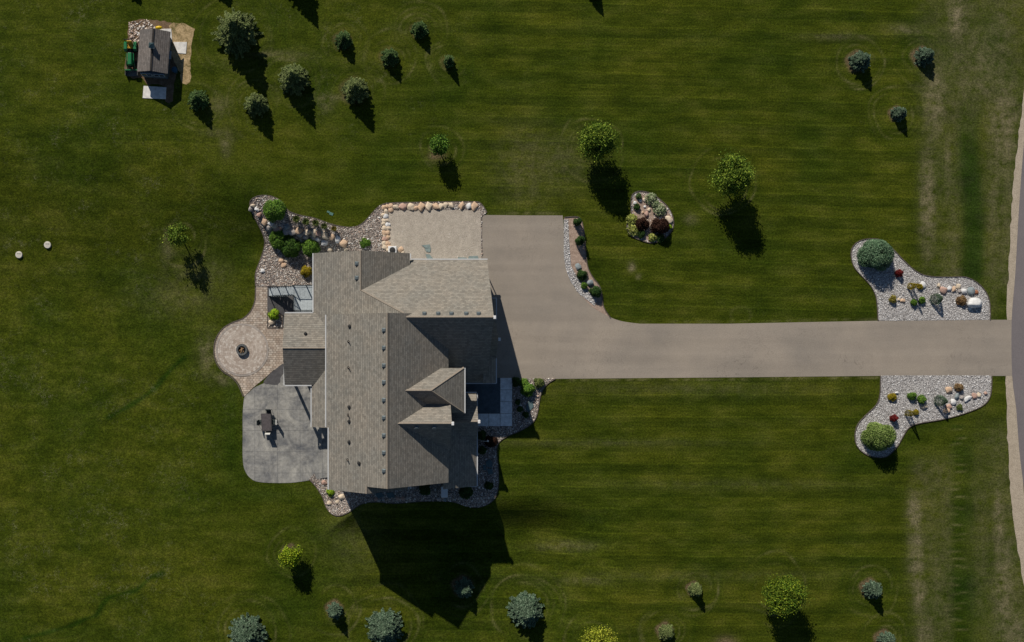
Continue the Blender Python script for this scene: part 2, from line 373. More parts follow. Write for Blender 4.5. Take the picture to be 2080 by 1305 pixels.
# ------------------------------------------------------------------ outlines
def smooth(pts, step=.3, closed=True):
    pts = [Vector((p[0], p[1])) for p in pts]; n = len(pts); out = []
    for i in range(n if closed else n-1):
        p0, p1, p2, p3 = (pts[(i-1) % n], pts[i], pts[(i+1) % n], pts[(i+2) % n]) if closed else (pts[max(i-1, 0)], pts[i], pts[i+1], pts[min(i+2, n-1)])
        k = max(1, int((p2-p1).length/20/step))
        for j in range(k):
            t = j/k
            out.append(.5*((2*p1)+(p2-p0)*t+(2*p0-5*p1+4*p2-p3)*t*t+(3*p1-p0-3*p2+p3)*t**3))
    if not closed: out.append(pts[-1])
    return [(p.x, p.y) for p in out]
def dens(pts, step=.5):
    out = []; n = len(pts)
    for i in range(n):
        a, b = Vector(pts[i]), Vector(pts[(i+1) % n]); k = max(1, int((b-a).length/20/step))
        out += [tuple(a+(b-a)*(j/k)) for j in range(k)]
    return out
def jag(px, amp=1.6, step=.25):
    q = [px[0]]
    for a, b in zip(px, px[1:]+px[:1]):
        a, b = Vector(a), Vector(b); k = max(1, int((b-a).length/20/step)); q += [tuple(a+(b-a)*((j+1)/k)) for j in range(k)]
    q = q[:-1]; return [(x+random.uniform(-amp, amp), y+random.uniform(-amp, amp)) for x, y in q[::1]]
def dopen(pts, step=.4):
    out = []
    for a, b in zip(pts[:-1], pts[1:]):
        a, b = Vector(a), Vector(b); k = max(1, int((b-a).length/20/step))
        out += [tuple(a+(b-a)*(j/k)) for j in range(k)]
    return out+[pts[-1]]
def inpoly(X, Y, poly):
    r = np.zeros(len(X), bool); n = len(poly)
    for i in range(n):
        x1, y1 = poly[i]; x2, y2 = poly[(i+1) % n]
        if y1 == y2: continue
        c = ((y1 > Y) != (y2 > Y)) & (X < (x2-x1)*(Y-y1)/(y2-y1)+x1); r ^= c
    return r
def sheet(name, px, dz, mat, step=None, parent=None):
    w = [G(x, y, dz) for x, y in px]; xy = [(p.x, p.y) for p in w]
    pts = [Vector(p) for p in xy]
    if step:
        a = np.array(xy); gx, gy = np.meshgrid(np.arange(a[:, 0].min(), a[:, 0].max(), step), np.arange(a[:, 1].min(), a[:, 1].max(), step))
        gx, gy = gx.ravel(), gy.ravel(); ok = inpoly(gx, gy, xy); pts += [Vector((x, y)) for x, y in zip(gx[ok], gy[ok])]
    n = len(xy)
    V, E, F, *_ = delaunay_2d_cdt(pts, [], [list(range(n))], 1, 1e-5)
    z = hgt([v.x for v in V], [v.y for v in V])+dz
    me = bpy.data.meshes.new(name); me.from_pydata([(v.x, v.y, float(q)) for v, q in zip(V, z)], [], F)
    bm = bmesh.new(); bm.from_mesh(me)
    for f in bm.faces:
        if f.normal.z < 0: f.normal_flip()
    bm.to_mesh(me); bm.free()
    me.materials.append(mat); o = bpy.data.objects.new(name, me); COL.objects.link(o)
    return tag(o, kind='structure')
def edging(px, label, closed=True, w=.035, hh=.09):
    b = MB(); W = [G(x, y) for x, y in px]; n = len(W); vs = []; fs = []
    for i in range(n):
        p = W[i]; d = (W[(i+1) % n if closed else min(i+1, n-1)]-W[i-1 if closed else max(i-1, 0)]); d.z = 0; d.normalize(); o = Vector((-d.y, d.x, 0))*w
        z = float(hgt(p.x, p.y))
        vs += [(p.x-o.x, p.y-o.y, z-.05), (p.x-o.x, p.y-o.y, z+hh), (p.x+o.x, p.y+o.y, z+hh), (p.x+o.x, p.y+o.y, z-.05)]
    for i in range(n if closed else n-1):
        j = (i+1) % n
        for k in range(3): fs.append((4*i+k, 4*i+k+1, 4*j+k+1, 4*j+k))
    b.add(vs, fs); o = b.build('landscape_edging', M['edging'])
    return tag(recenter(o, W[0]), label, 'edging', 'edging strips round the planting beds')
OCT = np.array([(1,0,0),(0,1,0),(-1,0,0),(0,-1,0),(0,0,1),(0,0,-1)], float)
OCTF = np.array([(0,1,4),(1,2,4),(2,3,4),(3,0,4),(1,0,5),(2,1,5),(3,2,5),(0,3,5)])
def pebbles(name, px, density, size, mat, dz=.05, excl=(), label=None):
    w = [(p.x, p.y) for p in (G(x, y) for x, y in px)]; a = np.array(w); lo, hi = a.min(0), a.max(0)
    n = int(density*(hi-lo).prod()); X = RNG.uniform(lo[0], hi[0], n); Y = RNG.uniform(lo[1], hi[1], n)
    ok = inpoly(X, Y, w)
    for e in excl:
        ew = [(p.x, p.y) for p in (G(x, y) for x, y in e)]; ok &= ~inpoly(X, Y, ew)
    X, Y = X[ok], Y[ok]; n = len(X); Z = hgt(X, Y)+dz
    s = size*RNG.lognormal(0, .32, n); t = RNG.uniform(0, 6.28, n)
    sc = np.stack([s, s*RNG.uniform(.55, .95, n), s*RNG.uniform(.2, .4, n)], 1)
    V = OCT[None]*sc[:, None, :]*(1+RNG.uniform(-.22, .22, (n, 6, 3)))
    c, q = np.cos(t)[:, None], np.sin(t)[:, None]; x = V[..., 0]*c-V[..., 1]*q; y = V[..., 0]*q+V[..., 1]*c
    # square-ish top: duplicate corners lifted
    V = np.stack([x+X[:, None], y+Y[:, None], V[..., 2]+Z[:, None]+sc[:, 2:3]*.3], -1).reshape(-1, 3)
    F = (OCTF[None]+6*np.arange(n)[:, None, None]).reshape(-1, 3)
    o = npmesh(name, V, F, mat); tag(o, label, 'rocks', kind='stuff'); return o

DRIVE = [(977,437),(1060,438)]+smooth([(1143,438),(1145,470),(1146,520),(1150,548),(1160,572),(1177,597),(1204,623),(1236,643),(1264,653),(1300,658)], closed=False)+[(1480,658),(1780,652),(2010,650),(2056,650),(2060,764),(2010,764),(1785,764),(1480,767),(1118,770),(1040,769),(960,769),(960,600),(975,525)]
NWBED = [(519,582),(519,555),(528,530),(537,500),(535,480),(522,452),(509,425),(508,409),(522,399),(547,398),(570,408),(584,427),(604,436),(640,444),(678,457),(712,462),(733,456),(752,438),(768,421),(790,413),(870,411),(958,410),(977,414),(989,432)]
NWBED_C = smooth(NWBED, closed=False)
NWBED_P = NWBED_C+dopen([(979,440),(979,560),(660,560),(660,582),(545,582)])
PADP = [(790,428),(885,427),(976,428),(977,470),(978,540),(792,540),(788,480)]
PAVP = smooth([(520,584),(519,610),(511,632),(495,648),(472,657),(452,670),(440,690),(436,711),(440,734),(452,752),(468,762),(482,775),(490,790),(496,806)], closed=False)+[(516,786),(536,770),(556,752),(580,742),(580,666),(543,666),(543,582),(520,582)]
PATIO = [(497,806)]+smooth([(516,788),(536,779),(560,774),(581,745)], closed=False)+[(600,735),(690,735),(690,966)]+smooth([(640,974),(590,981),(530,980),(509,972),(497,955),(493,930),(493,880),(493,840),(496,806)], closed=False)[:-1]
SLATE = smooth([(578,740),(580,777),(563,782),(548,781),(535,778),(545,763),(560,750)])
SBED = smooth([(628,974),(641,988),(655,1010),(662,1030),(675,1045),(690,1048),(710,1040),(735,1024),(765,1020),(800,1023),(840,1020),(880,1018),(920,1020),(945,1028),(970,1031),(990,1025),(1003,1015),(1010,1000),(1013,975),(1011,940),(1009,915),(1014,898),(1032,886),(1058,875),(1080,861),(1090,845),(1094,825),(1099,800),(1111,781),(1128,770)], closed=False)
SBED_P = SBED+dopen([(1120,769),(930,769),(930,960),(640,960)])
WALK = [(930,768),(1040,768),(1040,866),(930,866)]
ISLE = smooth([(1282,402),(1290,391),(1304,389),(1325,395),(1350,414),(1363,432),(1368,450),(1365,468),(1350,485),(1325,494),(1300,488),(1281,479),(1273,466),(1275,450),(1281,438)])
DBED_O = smooth([(1146,442),(1176,442),(1185,465),(1189,500),(1193,540),(1203,562),(1217,580),(1223,600),(1226,624),(1240,646)], closed=False)
DBED = DBED_O+[(1205,626),(1175,596),(1158,571),(1149,546),(1146,520)]
DWHITE = [(1145,446),(1154,446),(1157,500),(1160,540),(1172,563),(1190,588),(1212,612),(1208,622),(1176,597),(1158,571),(1149,546),(1145,520)]
UBED_O = smooth([(1783,651),(1781,618),(1777,598),(1765,577),(1745,556),(1733,540),(1728,516),(1733,500),(1747,489),(1770,485),(1795,490),(1815,508),(1835,529),(1860,551),(1885,561),(1925,563),(1960,563),(1985,575),(2003,595),(2010,617),(2011,650)], closed=False)
UBED = UBED_O+dopen([(2011,650),(1783,652)])[1:-1]
LBED_O = smooth([(2014,764),(2012,800),(2000,821),(1970,836),(1920,851),(1864,861),(1845,870),(1835,885),(1820,910),(1800,928),(1775,929),(1755,921),(1740,906),(1736,885),(1742,862),(1760,842),(1780,822),(1787,800),(1788,764)], closed=False)
LBED = LBED_O+dopen([(1788,763),(2014,763)])[1:-1]
SOIL = smooth([(262,46),(285,40),(312,41),(345,46),(356,58),(356,100),(358,150),(353,172),(350,205),(335,206),(335,176),(296,172),(292,160),(257,154),(256,110),(259,75)])
STRAW = smooth([(345,52),(362,48),(380,52),(394,60),(393,80),(389,95),(390,112),(387,130),(388,150),(384,168),(370,170),(366,150),(360,140),(352,120),(346,100),(350,80)])
ROADL = [(2150,-600),(2128,-300),(2108,0),(2095,150),(2080,290),(2070,420),(2062,560),(2055,650),(2056,764),(2064,830),(2072,930),(2090,1060),(2120,1250),(2180,1500),(2300,1900)]
ROADL_S = smooth(ROADL, 1, False)
SHL = smooth([(2130,-600),(2110,-300),(2092,0),(2080,180),(2063,330),(2052,480),(2045,640),(2046,652)], 1, False)
SHL2 = smooth([(2044,764),(2045,850),(2052,980),(2066,1100),(2085,1210),(2150,1500),(2270,1900)], 1, False)

# ------------------------------------------------------------------ lawn
# tree list: px, py, crown radius px, height m, kind
SPR = [(483,72,48,4.8,'greysp','large sparse grey-green spruce, biggest of the group east of the shed'),
 (597,165,35,3.5,'greysp','broad grey-green spruce with a long shadow, between a smaller spruce and a round pale one'),
 (521,215,28,2.6,'greysp','pale yellow-tipped spruce south of the large sparse spruce'),
 (722,187,29,3.0,'greysp','round pale grey-green spruce, easternmost of the bigger spruces near the shed'),
 (404,205,23,2.1,'spruce','dark green spruce just southeast of the shed, in shade on its south side'),
 (698,84,20,1.7,'spruce','small dark green spruce north of the round pale spruce'),
 (792,119,20,1.8,'spruce','small green spruce in the middle of the row of four small spruces'),
 (852,63,18,1.7,'spruce','small dark green spruce nearest the top edge among the four small spruces'),
 (911,127,13,1.7,'spruce','tiny thin spruce inside wide mowing rings at the top of the lawn'),
 (1743,128,23,2.1,'blue','blue-green young spruce in mowing rings in the upper right lawn'),
 (1874,117,21,1.7,'blue','dark blue-green young spruce nearest the road in the upper right lawn'),
 (1822,233,16,1.6,'blue','smallest young spruce of the upper right lawn, below the other two'),
 (681,1238,18,2.1,'blue','small grey-blue spruce with a pointed shadow in the lower left lawn'),
 (504,1285,44,3.0,'blue','large blue spruce cut by the bottom edge, left of the other big ones'),
 (782,1272,44,3.0,'blue','large blue spruce at the bottom edge below the house shadow'),
 (1066,1236,43,3.1,'blue','large round blue spruce right of the tip of the house shadow'),
 (942,1193,22,2.1,'blue','young spruce standing in the house shadow with only its tip in the sun'),
 (1410,1197,15,1.7,'greysp','tiny pale spruce in a tan mulch ring in the lower right lawn'),
 (1768,1196,20,2.0,'blue','blue spruce in a mulch ring near the right verge of the lower lawn'),
 (1352,1283,18,1.6,'greysp','pale little spruce at the bottom edge left of the bright green maple'),
 (1797,1300,20,1.7,'blue','blue spruce half cut by the bottom edge near the right verge')]
OFF = [(262,-42,26,1.9,'spruce','spruce just beyond the top edge above the shed'),
 (447,-32,24,1.7,'spruce','spruce just beyond the top edge above the large sparse spruce'),
 (592,-62,46,4.4,'spruce','tall spruce beyond the top edge whose long shadow reaches the lawn'),
 (1204,-14,15,1.7,'spruce','little spruce just beyond the top edge near the middle of the lawn')]
DEC = [(1203,299,32,5.4,'maple','round green maple north of the driveway, left of the pair',3.1),
 (1466,367,35,5.7,'maple','round green maple right of the island bed, right of the pair',3.2),
 (1572,1197,35,5.2,'limemaple','bright yellow-green maple in the lower right lawn',3.1),
 (592,1124,17,2.9,'limetree','small lopsided lime green tree in the lower left lawn',1.75),
 (368,482,21,3.7,'maple','thin young maple with sparse crown west of the house',2.0),
 (890,303,14.5,2.8,'green','small round-headed tree in a mulch spot north of the gravel pad',1.8),
 (1207,1298,31,3.2,'yellowtree','yellow-leaved tree cut by the bottom edge',2.2)]
def lawn():
    st = .18
    xs = np.concatenate([[-900,-600,-400,-250,-160,-110,-85,-70,-62], np.arange(-57, 57, st), [58,62,70,85,110,160,250,400,600,900]])
    ys = np.concatenate([[-900,-600,-400,-250,-150,-100,-75,-60,-50,-42], np.arange(-38, 38, st), [39,45,55,70,95,140,220,350,600,900]])
    X, Y = np.meshgrid(xs, ys); Z = hgt(X, Y); ny, nx = X.shape
    idx = np.arange(nx*ny).reshape(ny, nx)
    F = np.stack([idx[:-1, :-1], idx[:-1, 1:], idx[1:, 1:], idx[1:, :-1]], -1).reshape(-1, 4)
    Z = Z.copy()
    o = npmesh('lawn', np.stack([X, Y, Z], -1).reshape(-1, 3), F, M['lawn'], smooth=True)
    x = 1040+20*X; y = 652.5-20*Y
    # account for the small parallax of the lower ground
    kx = CH/(CH-Z); x = NX+(x-NX)*kx; y = NY+(y-NY)*kx
    def blob(cx, cy, rx, ry, a=1.0): return a*np.exp(-(((x-cx)/rx)**2+((y-cy)/ry)**2))
    dry = np.zeros_like(x); ring = np.zeros_like(x); mul = np.zeros_like(x); lush = np.zeros_like(x)
    r2 = np.random.default_rng(3)
    # dry strips along the ditch by the road
    for cx, cy, rx, ry, a in [(1945,30,22,60,.9),(1900,200,26,90,.75),(1885,410,16,110,.85),(1925,330,10,90,.5),(1990,150,60,120,.45),(2040,260,35,130,.7),(2020,420,20,200,.4),
        (1858,1040,14,40,.95),(1862,1130,16,80,.75),(1868,1210,15,40,.8),(1880,1290,20,50,.6),(1905,1180,14,100,.35),(2030,1060,14,90,.75),(2040,1200,25,130,.7),(2060,1290,30,60,.7),(1995,1100,25,200,.25),
        (1840,60,40,10,.5),(1700,75,60,8,.3),(1120,330,80,60,.22),(1070,340,60,80,.25),(1283,543,7,9,.95),(1296,562,5,5,.6),(1402,445,12,10,.45),
        (560,110,60,6,.35),(590,120,25,5,.5),(680,200,40,6,.55),(665,215,12,14,.4),(460,290,12,25,.5),(440,270,30,10,.3),(445,215,20,18,.4),(370,600,80,40,.22),(400,560,60,35,.25),(340,510,14,18,.45),
        (420,720,18,40,.5),(455,770,20,12,.5),(1420,1170,300,10,.12),(1150,1110,60,10,.35),(1190,1180,50,8,.3),(720,1080,60,80,.15),(1400,790,300,14,.15),(1200,900,250,8,.15),(1500,985,250,10,.12)]:
        dry = np.maximum(dry, blob(cx, cy, rx, ry, a))
    dry = np.maximum(dry, .34*sst(1845, 1930, x+8*np.sin(y/40))*(1-sst(560, 620, y))*(.75+.25*np.sin(x/14+.8*np.sin(y/70))))
    dry = np.maximum(dry, .22*sst(1835, 1870, x)*(1-sst(1925, 1945, x))*sst(900, 960, y))
    dry = np.maximum(dry, .25*sst(1960, 2040, x)*sst(830, 900, y))
    # light bars of the ditch
    for i, yy in enumerate(np.arange(872, 1285, 17.6)):
        ring = np.maximum(ring, (.25+.6*r2.random())*np.exp(-((y-yy-9*math.sin(i*2.3)*.4-1.5*np.sin(x/9+i))/1.8)**2)*np.exp(-((x-1944-9*math.sin(i*1.7))/(10+9*r2.random()))**4))
        lush = np.maximum(lush, (.4+.5*r2.random())*np.exp(-((y-yy+5-3.6*math.sin(i*2.3))/4)**2)*np.exp(-((x-1946-7*math.sin(i*1.7))/14)**4))
    lush = np.maximum(lush, .75*np.exp(-((x-1955)/28)**4)*sst(870, 930, y)*(.6+.4*np.sin(y/23)))
    lush = np.maximum(lush, .95*np.exp(-((x-1972-6*np.sin(y/60))/24)**4)*sst(150, 320, y)*(1-sst(560, 600, y))); dry *= (1-.85*np.exp(-((x-1972)/26)**4)*sst(150, 320, y)*(1-sst(560, 600, y))); lush = np.maximum(lush, blob(1830, 620, 60, 30, .5)); lush = np.maximum(lush, blob(1960, 590, 60, 30, .0)); lush = np.maximum(lush, blob(2020, 60, 35, 60, .6))
    lush = np.maximum(lush, blob(620, 1075, 160, 30, .3)); lush = np.maximum(lush, blob(470, 840, 22, 190, .55)); lush = np.maximum(lush, blob(540, 1005, 110, 18, .6)); lush = np.maximum(lush, blob(500, 500, 25, 60, .4))
    lush = np.maximum(lush, blob(230, 555, 120, 30, .35)); lush = np.maximum(lush, blob(880, 190, 120, 40, .3)); lush = np.maximum(lush, blob(140, 1285, 70, 20, .5)); lush = np.maximum(lush, blob(230, 1215, 60, 14, .5))
    trk = [(222,848),(260,826),(287,811),(318,785),(352,746),(372,728)], [(50,1297),(134,1275),(175,1258),(195,1251),(208,1228),(222,1214),(250,1206),(278,1200),(306,1173),(330,1165)]
    for (a, b, c, d) in [(*L_[i], *L_[i+1]) for L_ in trk for i in range(len(L_)-1)]:
        t = np.clip(((x-a)*(c-a)+(y-b)*(d-b))/((c-a)**2+(d-b)**2), 0, 1); dd = np.hypot(x-a-t*(c-a), y-b-t*(d-b))+1.5*np.sin(x/9)
        lush = np.maximum(lush, .95*np.exp(-(dd/5.5)**2))
    # mowing rings round the young trees
    warp = 2.2*np.sin(x/17+1.3*np.sin(y/23))+1.6*np.sin(y/13+x/31); brk = sst(-.25, .7, np.sin(x/11+2*np.sin(y/19))*np.sin(y/9+1.7*np.sin(x/15)))
    for (tx, ty, r, *_r) in [t[:3] for t in SPR]+[t[:3] for t in DEC]:
        if ty > 1300: ty = 1300
        d = np.hypot(x-tx, (y-ty)); an = np.arctan2(y-ty, x-tx); base = r+r2.uniform(4, 10)
        for q in range(4):
            rr = base+q*r2.uniform(8, 11.5); ex = r2.uniform(.92, 1.1); dd = np.hypot((x-tx)*ex, (y-ty)/ex)+warp
            am = (.36+.6*r2.random()**1.2)*(.7 if ty < 300 and tx < 800 else 1); ph = r2.uniform(0, 6.28)
            near = (dd < rr+12)
            ring[near] = np.maximum(ring, am*np.exp(-((dd-rr)/2.0)**2)*np.clip(.3+.8*np.sin(an+ph+.6*np.sin(an*3)), 0, 1)*(.35+.65*brk))[near]
            lush[near] = np.maximum(lush, .25*np.exp(-((dd-rr-5)/3.0)**2))[near]
        if r < 30 and tx > 560:
            mul = np.maximum(mul, (.32 if ty < 300 and tx < 1000 else .8)*(1-sst(r*.8, r*1.15, np.hypot(x-tx+r*.15, y-ty+r*.1)+1.5*np.sin(an*5))))
    for cx, cy, rx, ry in [(882,318,12,8),(890,315,14,10),(344,480,8,16),(1475,1306,20,12)]: mul = np.maximum(mul, blob(cx, cy, rx, ry, .8))
    ev = .5+.5*np.sin(x/6.5+2*np.sin(x/17)); ye = np.interp(x, [1118,1480,1785,2010], [771,768.5,765.5,765]); yt = np.interp(x, [1290,1480,1780,2010], [656.5,656.5,650.5,649]); ix = (x > 1125) & (x < 1786)
    ring = np.maximum(ring, .85*ev*np.exp(-((y-ye-2)/2.2)**2)*ix); ring = np.maximum(ring, .6*ev*np.exp(-((y-yt+2)/2.2)**2)*(ix & (x > 1290)))
    ring = np.maximum(ring, .8*ev*np.exp(-((y-434)/3)**2)*((x > 985) & (x < 1145)))
    ring = np.maximum(ring, .22*np.exp(-((np.hypot((x-1505)/1.2, y-640)-17)/2)**2))
    rough = np.maximum(1-sst(380, 520, x), blob(620, 120, 260, 160, 1.0)); rough = np.clip(rough*(.75)+.12, 0, 1)
    strp = .25+.75*sst(560, 900, x)*(1-sst(1850, 1920, x)); strp = np.maximum(strp, .7*(1-sst(380, 470, x))*(1-sst(300, 420, y)))
    strp *= np.where((x < 1000) & (y < 260), .6, 1)
    for nm, (a, b, c) in dict(lawn=(dry, ring, strp), mulch=(mul, lush, rough)).items():
        at = o.data.color_attributes.new(nm, 'FLOAT_COLOR', 'POINT')
        at.data.foreach_set('color', np.stack([a, b, c, np.ones_like(a)], -1).astype(np.float32).ravel())
    return tag(o, kind='structure')
lawn()

# ------------------------------------------------------------------ paved and graded ground
sheet('driveway', DRIVE, .012, M['asphalt'])
road_r = [(x+150, y) for x, y in reversed(ROADL_S)]
sheet('road', ROADL_S+road_r, .016, M['road'])
for L in (SHL, SHL2):
    jig = [(x+random.uniform(-2.0, 1.6), y) for x, y in smooth(L, .5, False)]
    sheet('road_shoulder', jig+[(x+26, y) for x, y in reversed(L)], .008, M['shoulder'])
sheet('river_rock_bed', NWBED_P, .05, M['bedsoil'], .25)
sheet('gravel_pad', PADP, .075, M['pad'])
sheet('paver_path', PAVP, .03, M['paver'])
sheet('patio', PATIO, .024, M['patio'])
sheet('slate_corner', SLATE, .04, M['slate'])
sheet('river_rock_bed', SBED_P, .05, M['bedsoil'], .25)
sheet('rock_bed', ISLE, .02, M['mulch']); sheet('rock_bed', DBED, .02, M['mulch']); sheet('white_rock_strip', DWHITE, .03, M['bedsoil2'])
sheet('rock_bed', UBED, .02, M['bedsoil2']); sheet('rock_bed', LBED, .02, M['bedsoil2'])
sheet('soil_patch', jag(SOIL, 1.7), .008, M['soil']); sheet('straw_patch', jag(STRAW, 2.2), .014, M['straw'])
sheet('lower_court', [(543,581),(640,581),(668,600),(668,668),(574,668),(574,642),(560,634),(543,634)], .02, M['slate'])
sheet('porch_slab', [(574,660),(700,660),(700,745),(600,735),(574,742)], .018, M['patio'])
SMB = [(543,634),(560,634),(574,642),(574,666),(543,666)]
sheet('river_rock_bed', SMB, .05, M['bedsoil'])
edging(SMB, 'edging round the small rock bed by the deck stair'); 
edging(NWBED_C, 'curving edging of the rock bed north of the house', False); edging(SBED, 'curving edging of the rock bed round the front and south side', False)
edging(ISLE, 'edging of the island bed with the dark red shrubs'); edging(DBED_O, 'lawn-side edging of the bed beside the driveway', False)
edging(UBED_O, 'edging of the bed on the upper side of the driveway entrance', False); edging(LBED_O, 'edging of the bed on the lower side of the driveway entrance', False)
edging(PAVP[:14] if False else smooth([(519,584),(518,610),(510,631),(494,647),(471,656),(451,669),(438,690),(434.5,711),(438.5,735),(451,753.5),(467,764),(480,776),(488,791),(494.5,806)], closed=False), 'low border along the lawn side of the paver path', False, .05, .06)
# walk slabs: real slabs with joints
b = MB()
for (x0, y0, x1, y1) in [(1016,768,1040,792),(1016,792.5,1040,816),(1016,816.5,1040,840),(1016,840.5,1040,866),(993,840.5,1015.5,866),(969,840.5,992.5,866),(930,840.5,968.5,866)]:
    p, q = G(x0, y1), G(x1, y0); b.box(p.x+.008, p.y+.008, -.1, q.x-.008, q.y-.008, .1)
tag(b.build('front_walk', M['walk'], bevel=.01), kind='structure')
p, q = G(930, 840), G(1015.5, 768); tag(MB().box(p.x, p.y+.008, -.1, q.x-.004, q.y, .105).build('porch_floor', M['porchslab'], bevel=.01), kind='structure')
# pebbles
HOUSE_EX = [(640,518),(826,518),(990,530),(1003,768),(940,768),(940,985),(668,985),(640,640)]
pebbles('river_rock', NWBED_P, 62, .062, M['pebble'], .06, [HOUSE_EX, PADP], 'mixed river rock filling the bed north of the house')
pebbles('river_rock', SBED_P, 62, .062, M['pebble'], .06, [HOUSE_EX, WALK, [(560,960),(668,960),(668,966),(640,974),(560,980)]], 'mixed river rock filling the bed round the front of the house')
pebbles('river_rock', SMB, 75, .06, M['pebble'], .06, (), 'river rock in the small bed by the deck stair')
pebbles('white_rock', UBED, 60, .048, M['pebble_white'], .03, (), 'pale crushed rock in the upper entrance bed')
pebbles('white_rock', LBED, 60, .048, M['pebble_white'], .03, (), 'pale crushed rock in the lower entrance bed')
pebbles('white_rock', DWHITE, 90, .05, M['pebble_white'], .045, (), 'white rock strip along the driveway curve')
ISI = [(1320+(x-1320)*.86, 443+(y-443)*.88) for x, y in ISLE]
pebbles('white_rock', ISLE, 110, .05, M['pebble_white'], .03, [ISI], 'white stones edging the island bed')
pebbles('river_rock', ISI, 20, .05, M['pebble'], .02, (), 'scattered stones on the island bed mulch')
pebbles('river_rock', [(262,44),(300,41),(318,60),(290,64),(284,90),(262,82)], 60, .09, M['pebble'], .02, (), 'loose rubble stones northwest of the shed')
pebbles('river_rock', PADP, 14, .03, M['pebble'], .07, (), 'coarse gravel scattered on the parking pad')

# fire pit disc of curved pavers
dc = G(492, 711); b = MB(); b2 = MB()
def ringpav(mb, r0, r1, ln, z0, z1, gap=.006):
    n = max(6, int(2*math.pi*(r0+r1)/2/ln)); ph = random.random()
    for i in range(n):
        a0 = 2*math.pi*(i+ph)/n+gap/r1; a1 = 2*math.pi*(i+1+ph)/n-gap/r1
        v = [(dc.x+r*math.cos(a), dc.y+r*math.sin(a), dc.z+z) for z in (z0, z1) for r, a in ((r0, a0), (r1, a0), (r1, a1), (r0, a1))]
        mb.add(v, [(4,5,6,7),(0,1,5,4),(1,2,6,5),(2,3,7,6),(3,0,4,7)])
r = .62
while r < 2.45: ringpav(b, r+.006, r+.186, .26, .0, .05+random.uniform(0, .004)); r += .192
ringpav(b2, 2.56, 2.74, .3, 0, .055)
o = b.build('paver_circle', M['paverbrick']); recenter(o, dc); tag(o, kind='structure')
ob = b2.build('paver_circle', M['paverdark']); recenter(ob, dc); tag(ob, kind='structure')
fp = thing('fire_pit', 'round grey block fire pit in the centre of the paver circle', 'fire pit', dc)
b = MB(); 
for k, zz in enumerate((.05, .2)):
    n = 14
    for i in range(n):
        a0 = 2*math.pi*(i+.5*k)/n+.012; a1 = 2*math.pi*(i+1+.5*k)/n-.012
        v = [(dc.x+rr*math.cos(a), dc.y+rr*math.sin(a), dc.z+z) for z in (zz, zz+.145) for rr, a in ((.40, a0), (.60, a0), (.60, a1), (.40, a1))]
        b.add(v, [(0,3,2,1),(4,5,6,7),(0,1,5,4),(1,2,6,5),(2,3,7,6),(3,0,4,7)])
b.build('block_ring', plain('pit_block', (.12, .125, .125), .8, .25, 5), fp, bevel=.01)
MB().lathe([(.40, .05), (.40, .34), (.37, .34), (.37, .05)], 28, dc).build('steel_liner', M['ventdark'], fp)
MB().lathe([(.39, .04), (.30, .10), (.01, .13)], 20, dc).build('ash_bed', plain('ash', (.09, .085, .08), .95, .4, 9), fp)
for i, (a, dx, dy, hh) in enumerate([(.5, -.04, .02, .2), (2.1, .05, .0, .28), (1.2, .0, -.06, .34)]):
    c = Vector((dc.x+dx, dc.y+dy, dc.z+hh)); d = Vector((math.cos(a), math.sin(a), .15))*.27
    o = MB().tube([c-d, c+d*.1+Vector((.01, .01, 0)), c+d], [.055, .06, .05], 8).build('log', plain('split_log', (.35, .22, .12), .9, .4, 7))
    recenter(o, c); tag(o, ['tan split log lowest in the fire pit', 'split log lying across the middle of the fire pit', 'topmost split log crossing the fire pit'][i], 'log', 'logs in the fire pit')

